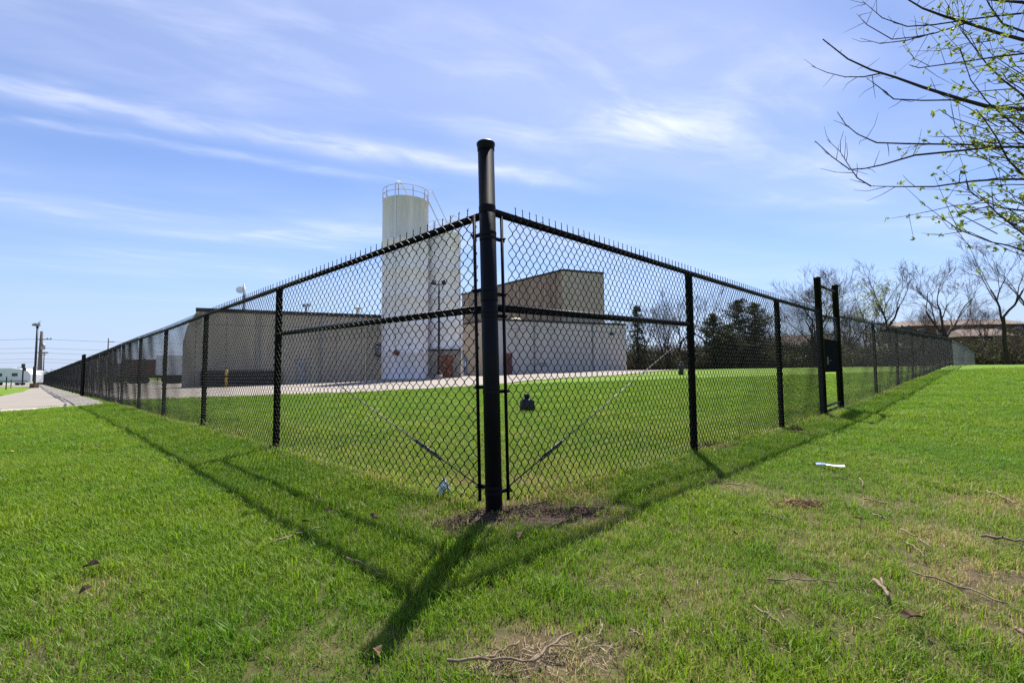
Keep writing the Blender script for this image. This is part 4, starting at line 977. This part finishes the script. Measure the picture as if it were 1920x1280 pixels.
# plastic scrap
p = ongr(832, 934); r = random.Random(5); mb = MB(); n = 7
for j in range(n):
    for i in range(n):
        x = (i / (n - 1) - .5) * .10 * (1.1 - .6 * j / (n - 1)); mb.v.append((x + r.uniform(-.006, .006), r.uniform(-.02, .02) + .02 * j / n, .015 + .125 * j / (n - 1) * (1 - .5 * abs(i / (n - 1) - .45)) + r.uniform(-.005, .005)))
for j in range(n - 1):
    for i in range(n - 1): mb.f.append((j * n + i, j * n + i + 1, j * n + n + i + 1, j * n + n + i))
o = mb.build('plastic_scrap', PLAST); o.location = p; o.modifiers.new('s', 'SOLIDIFY').thickness = .0015; tag(o, 'crumpled white plastic scrap in the grass left of the corner post', 'litter')
p = ongr(1557, 883); mb = MB(); 
for i in range(7): mb.v += [(-.10 + .034 * i, -.024, .05 + .004 * math.sin(i)), (-.10 + .034 * i, .024, .056 + .004 * math.sin(i + .6))]
for i in range(6): mb.f.append((2 * i, 2 * i + 2, 2 * i + 3, 2 * i + 1))
pe_ = empty('paper_wrapper', p, R(-24), 'blue and white paper strip lying on the right lawn', 'litter')
o = mb.build('paper', WHITEP, pe_); o.modifiers.new('s', 'SOLIDIFY').thickness = .002
mb2 = MB(); mb2.v = [(x, y, z + .004) for x, y, z in mb.v[:6]]; mb2.f = mb.f[:2]; o = mb2.build('blue_print', PAPERB, pe_)
for pxx, pyy, lab in ((1447, 806, 'chalky white stone at the fence foot before the gate'), (193, 751, 'white stone at the driveway edge by the fence'), (277, 776, 'small white pebble below the driveway fence'), (1436, 812, 'second little white stone at the fence foot before the gate')):
    p = ongr(pxx, pyy); mb = MB().lathe([(.01, -.02), (.05, -.01), (.06, .02), (.04, .045), (.01, .055)], sides=7); rr = random.Random(pxx)
    mb.v = [(x * rr.uniform(.7, 1.2), y * rr.uniform(.7, 1.2), z) for x, y, z in mb.v]; o = mb.build('stone', mat('chalky_stone', (.5, .48, .45), .9, var=.3, vscale=20)); o.location = p + Vector((0, 0, .03)); o.scale = (.45, .4, .45) if pxx > 200 else (1.0, .9, .9); tag(o, lab, 'stone')
# sticks: (pixel start, pixel end, radius, label or None)
STK = [((508, 1031), (602, 1000), .0075, 'dead brown stick lying in the left grass across the rail shadow'), ((650, 1060), (715, 1094), .006, 'crooked pale twig left of the corner post shadow'), ((838, 1262), (1000, 1262), .008, 'long pale stick lying flat on the dry patch at the bottom'),
       ((1000, 1265), (1072, 1205), .0075, 'dark bent stick crossing the dry patch'), ((920, 1255), (975, 1225), .006, 'short stick leaning over the dry patch'), ((1440, 1104), (1572, 1108), .005, 'thin curved twig on the right lawn'), ((1640, 1105), (1668, 1138), .012, 'stubby pale broken branch on the right lawn'),
       ((1712, 1088), (1890, 1152), .006, 'long straight thin stick slanting across the right lawn'), ((1415, 1157), (1472, 1196), .006, 'mottled grey stick in the right foreground grass'), ((1840, 1018), (1925, 1030), .010, 'dark thick stick on the worn ground at the right edge'), ((1690, 1005), (1745, 1040), .006, None),
       ((1430, 972), (1475, 987), .005, None), ((1620, 945), (1664, 955), .006, None), ((1750, 910), (1777, 924), .006, None), ((1637, 975), (1668, 987), .008, None), ((1360, 915), (1400, 921), .006, None), ((1850, 930), (1905, 955), .007, None), ((1700, 1030), (1735, 1060), .005, None), ((1612, 905), (1616, 922), .006, None), ((1560, 900), (1600, 910), .005, None), ((1180, 1200), (1205, 1215), .005, None), ((1130, 1190), (1120, 1215), .005, None), ((1905, 1200), (1930, 1215), .008, None)]
for (a, b, rad, lab) in STK:
    A_, B_ = ongr(*a), ongr(*b); r = random.Random(a[0]); pts = []; n = 9
    side = Vector((-(B_ - A_).y, (B_ - A_).x, 0)) * .055; rad *= .72
    for i in range(n):
        t = i / (n - 1); q = A_.lerp(B_, t) + side * math.sin(t * 3.1) * r.uniform(.7, 1.0) + side * r.uniform(-.13, .13); q.z = gz(q.x, q.y) + .036 + .004 * math.sin(i * 2.1 + a[0]); pts.append(q - A_)
    mb = MB().tube(pts, [rad * (1 - .45 * i / n) * r.uniform(.85, 1.2) for i in range(n)], 6)
    mid = pts[4]; mb.tube([mid, mid + Vector((r.uniform(-.06, .06), r.uniform(-.05, .05), .015))], [rad * .6, rad * .3], 5)
    o = mb.build('stick', STICK, None, True); o.location = A_; tag(o, lab or 'small dry twig lying on the worn right lawn', 'stick', None if lab else 'small twigs on the worn lawn')
# dead leaves
for k, (a, b) in enumerate([(573, 995), (617, 975), (570, 880), (977, 1020), (160, 1132), (168, 1082), (1272, 966), (1382, 1022), (1220, 800), (1715, 1187), (706, 1253), (840, 952), (1610, 990), (700, 985)]):
    p = ongr(a, b); r = random.Random(k); mb = MB(); 
    for i, (x, y) in enumerate([(0, -.045), (.02, -.02), (.028, .01), (.012, .035), (0, .05), (-.014, .03), (-.027, .008), (-.02, -.022)]): mb.v.append((x * 1.1, y, .012 * math.sin(i * 1.7 + k) + .012 * (abs(x) > .015)))
    mb.v.append((0, 0, -.004)); mb.f = [(i, (i + 1) % 8, 8) for i in range(8)]
    o = mb.build('dead_leaf', DLEAF); o.location = p + Vector((0, 0, .055)); o.rotation_euler = (r.uniform(-.6, .6), r.uniform(-.6, .6), r.uniform(0, 6.3)); o.scale = [r.uniform(.45, .75)] * 3; tag(o, 'curled brown dead leaf lying in the grass', 'leaf', 'dead leaves on the lawn')
# dandelions
for k, (a, b) in enumerate([(22, 857), (1882, 763), (1905, 764), (803, 838), (355, 812), (812, 790), (1245, 770), (700, 822), (1700, 748)]):
    p = ongr(a, b); e = empty('dandelion', p, 0, 'yellow dandelion flower open in the grass', 'flower', 'dandelions in the lawn'); MB().tube([(0, 0, 0), (.005, 0, .06)], .0025, 4).build('stem', mat('stem_green', (.1, .17, .04), .7), e); MB().lathe([(.004, .058), (.013, .064), (.014, .069), (.008, .074), (.001, .075)], sides=9).build('flower_head', DAND, e)
# heaps: leaf litter, thatch, mulch (uncountable)
def heap(name, label, cat, spots, n, size, material, hgt, seed, asp=.4):
    r = random.Random(seed); vs_, fs = [], []
    for (c, rx, ry) in spots:
        for k in range(n):
            a = r.uniform(0, 6.283); q = math.sqrt(r.random()); x = c.x + math.cos(a) * q * rx; y = c.y + math.sin(a) * q * ry; z = gz(x, y) + .008 + r.random() * hgt * (1 - q)
            d = rvec(r); d.z *= .5; b_ = d.cross(rvec(r)).normalized(); s = size * r.uniform(.5, 1.3); nn = len(vs_); P = Vector((x, y, z))
            vs_ += [tuple(P - d * s), tuple(P + b_ * s * asp), tuple(P + d * s), tuple(P - b_ * s * asp)]; fs.append((nn, nn + 1, nn + 2, nn + 3))
    m_ = bpy.data.meshes.new(name); m_.from_pydata(vs_, [], fs); m_.materials.append(material); o = link(name, m_); return tag(o, label, cat, None, 'stuff')
heap('leaf_litter', 'heap of brown leaf litter at the first fence post foot', 'litter', [(ongr(1335, 838), .17, .13), (ongr(1318, 842), .12, .1), (ongr(1490, 806), .12, .08), (ongr(515, 843), .10, .08)], 420, .014, DLEAF, .09, 1, .45)
heap('thatch_clump', 'raked clump of dry brown thatch on the right lawn', 'thatch', [(ongr(1490, 950), .14, .07), (ongr(1525, 952), .11, .05)], 700, .030, THATCH, .05, 2, .07)
heap('mulch', 'dark wood mulch chips scattered around the corner post foot', 'mulch', [(ongr(1000, 958), .30, .13), (ongr(925, 968), .24, .14), (ongr(1085, 962), .22, .10), (ongr(850, 985), .14, .10)], 600, .010, MULCH, .022, 3, .35)
heap('straw', 'scattered pale dry straw on the worn foreground patches', 'straw', [(ongr(985, 1232), .13, .08), (ongr(1040, 1245), .16, .09), (ongr(930, 1258), .10, .05), (ongr(1110, 1225), .12, .08), (ongr(1500, 1010), .35, .2), (ongr(1380, 1180), .3, .15), (ongr(1700, 1130), .3, .2), (ongr(1860, 1090), .26, .14), (ongr(1790, 1010), .3, .2), (ongr(1640, 945), .3, .2), (ongr(1880, 950), .4, .3), (ongr(1240, 1090), .3, .2)], 210, .026, mat('pale_straw', (.36, .29, .18), .9, 0, .2, var=.3, vscale=20), .02, 4, .05)

# ------------------------------------------------------------------ grass: tufts on scattered points (geometry nodes)
tcol = bpy.data.collections.new('tuft_variants')
def tuft(seed, nb, rad, hmin, hmax, w):
    r = random.Random(seed); vs_, fs, sh = [], [], []
    for k in range(nb):
        a = r.uniform(0, 6.283); q = rad * math.sqrt(r.random()); x, y = q * math.cos(a), q * math.sin(a); h = r.uniform(hmin, hmax); b = r.uniform(0, 6.283); lean = r.uniform(.15, 1.0) * h
        dx, dy = math.cos(b), math.sin(b); ww = w * r.uniform(.7, 1.25); tx, ty = -dy * ww, dx * ww; n = len(vs_)
        vs_ += [(x - tx, y - ty, -.01), (x + tx, y + ty, -.01), (x + dx * lean * .28 + tx * .85, y + dy * lean * .28 + ty * .85, h * .55), (x + dx * lean * .28 - tx * .85, y + dy * lean * .28 - ty * .85, h * .55), (x + dx * lean, y + dy * lean, h * r.uniform(.75, 1.0))]
        fs += [(n, n + 1, n + 2, n + 3), (n + 3, n + 2, n + 4)]; c = r.random(); sh += [c] * 5
    m_ = bpy.data.meshes.new('tuft'); m_.from_pydata(vs_, [], fs); a_ = m_.attributes.new('shade', 'FLOAT', 'POINT'); a_.data.foreach_set('value', sh); m_.materials.append(GRASSB)
    o = bpy.data.objects.new('tuft_%d' % seed, m_); tcol.objects.link(o)
for s in range(6): tuft(s, 20, .052, .024, .060, .0017)
NPR = np.random.default_rng(5)
def scatter(ymin, ymax, dens, size):
    """random points in the camera's wide wedge between distances ymin..ymax"""
    half = 1.22; area = half * (ymax ** 2 - ymin ** 2); n = int(area * dens)
    y = np.sqrt(NPR.uniform(ymin ** 2, ymax ** 2, n)); x = y * NPR.uniform(-half, half, n); return x, y, np.full(n, size)
xs, ys, ss = [], [], []
for a in ((-1.0, 1.0, 0, 0),): pass
for ymin, ymax, dens, size in ((.55, 3.0, 900, .95), (3.0, 5.5, 620, 1.0), (5.5, 9, 330, 1.2), (9, 15, 130, 1.5), (15, 26, 45, 1.9)):
    x, y, s = scatter(ymin, ymax, dens, size); xs.append(x); ys.append(y); ss.append(s)
for fn, sg in ((fl, 1), (fr, 1)):
    ssv = NPR.uniform(.15, 26, 2600); off = NPR.normal(0, .07, 2600); pq = np.array([fn(a, b) for a, b in zip(ssv, off)]); xs.append(pq[:, 0]); ys.append(pq[:, 1]); ss.append(NPR.uniform(1.1, 2.0, 2600))
X = np.concatenate(xs); Y = np.concatenate(ys); S = np.concatenate(ss)
dry_, bare_ = fields(X, Y)
def inpoly(px_, py_, poly):
    r_ = np.zeros(len(px_), bool); k = len(poly)
    for i in range(k):
        x1, y1 = poly[i]; x2, y2 = poly[(i + 1) % k]; c = ((y1 > py_) != (y2 > py_)) & (px_ < (x2 - x1) * (py_ - y1) / (y2 - y1 + 1e-12) + x1); r_ ^= c
    return r_
keep = NPR.random(len(X)) > np.clip(bare_ * 1.15 + dry_ * .25, 0, .97)
for poly in ([fl(22, .35)] + e2 + [(26, 62), (24, 70), (0, 84), (-40, 130), fl(150, 30), fl(150, .35)], [(p.x, p.y) for p in gr] + [fl(23, 0), fl(215, 0), fl(215, -7.0), fl(95, -6.0)] + [(p.x, p.y) for p in lft]):
    keep &= ~inpoly(X, Y, poly)
X, Y, S, dry_ = X[keep], Y[keep], S[keep], dry_[keep]
def vnoise(x, y, sc_): return np.array([noise.noise((a * sc_, b * sc_, 3.7)) for a, b in zip(x, y)])
n1 = vnoise(X, Y, .9); n2 = vnoise(X, Y, 3.1)
tint = np.clip(dry_ * 1.05 + .065 + .15 * n2 + NPR.normal(0, .10, len(X)), 0, 1)
hue = np.clip(.48 + .55 * n1 + .25 * n2 + NPR.normal(0, .12, len(X)), 0, 1)
sclv = S * NPR.uniform(.7, 1.2, len(X)) * (1 + .30 * n1) * (1 - .35 * dry_) * np.where(NPR.random(len(X)) < .02, 1.7, 1.0)
gm = bpy.data.meshes.new('lawn_grass'); gm.from_pydata(np.stack([X, Y, tz(X, Y)], -1).tolist(), [], [])
for nme, arr in (('tint', tint), ('hue', hue), ('scl', sclv), ('rotz', NPR.uniform(0, 6.283, len(X)))):
    a_ = gm.attributes.new(nme, 'FLOAT', 'POINT'); a_.data.foreach_set('value', arr.astype(np.float32))
a_ = gm.attributes.new('var', 'INT', 'POINT'); a_.data.foreach_set('value', NPR.integers(0, 6, len(X)).astype(np.int32))
go = link('lawn_grass', gm); tag(go, 'short green mown lawn grass with dry patches around the fence', 'grass', None, 'stuff')
ng = bpy.data.node_groups.new('grass_scatter', 'GeometryNodeTree')
ng.interface.new_socket('Geometry', in_out='INPUT', socket_type='NodeSocketGeometry'); ng.interface.new_socket('Geometry', in_out='OUTPUT', socket_type='NodeSocketGeometry')
gi = nd(ng, 'NodeGroupInput'); gout = nd(ng, 'NodeGroupOutput'); ci = nd(ng, 'GeometryNodeCollectionInfo'); ci.inputs[0].default_value = tcol; ci.inputs[1].default_value = True; ci.inputs[2].default_value = True
iop = nd(ng, 'GeometryNodeInstanceOnPoints'); iop.inputs['Pick Instance'].default_value = True
def na(name, typ):
    n = nd(ng, 'GeometryNodeInputNamedAttribute', data_type=typ); n.inputs[0].default_value = name; return n.outputs[0]
cx_ = nd(ng, 'ShaderNodeCombineXYZ'); ng.links.new(na('rotz', 'FLOAT'), cx_.inputs[2])
e2r = nd(ng, 'FunctionNodeEulerToRotation'); ng.links.new(cx_.outputs[0], e2r.inputs[0])
mtp = nd(ng, 'GeometryNodeMeshToPoints')
ng.links.new(gi.outputs[0], mtp.inputs[0]); ng.links.new(mtp.outputs[0], iop.inputs['Points']); ng.links.new(ci.outputs[0], iop.inputs['Instance']); ng.links.new(na('var', 'INT'), iop.inputs['Instance Index'])
ng.links.new(e2r.outputs[0], iop.inputs['Rotation']); ng.links.new(na('scl', 'FLOAT'), iop.inputs['Scale']); ng.links.new(iop.outputs[0], gout.inputs[0])
md = go.modifiers.new('scatter', 'NODES'); md.node_group = ng
print('grass points', len(X))
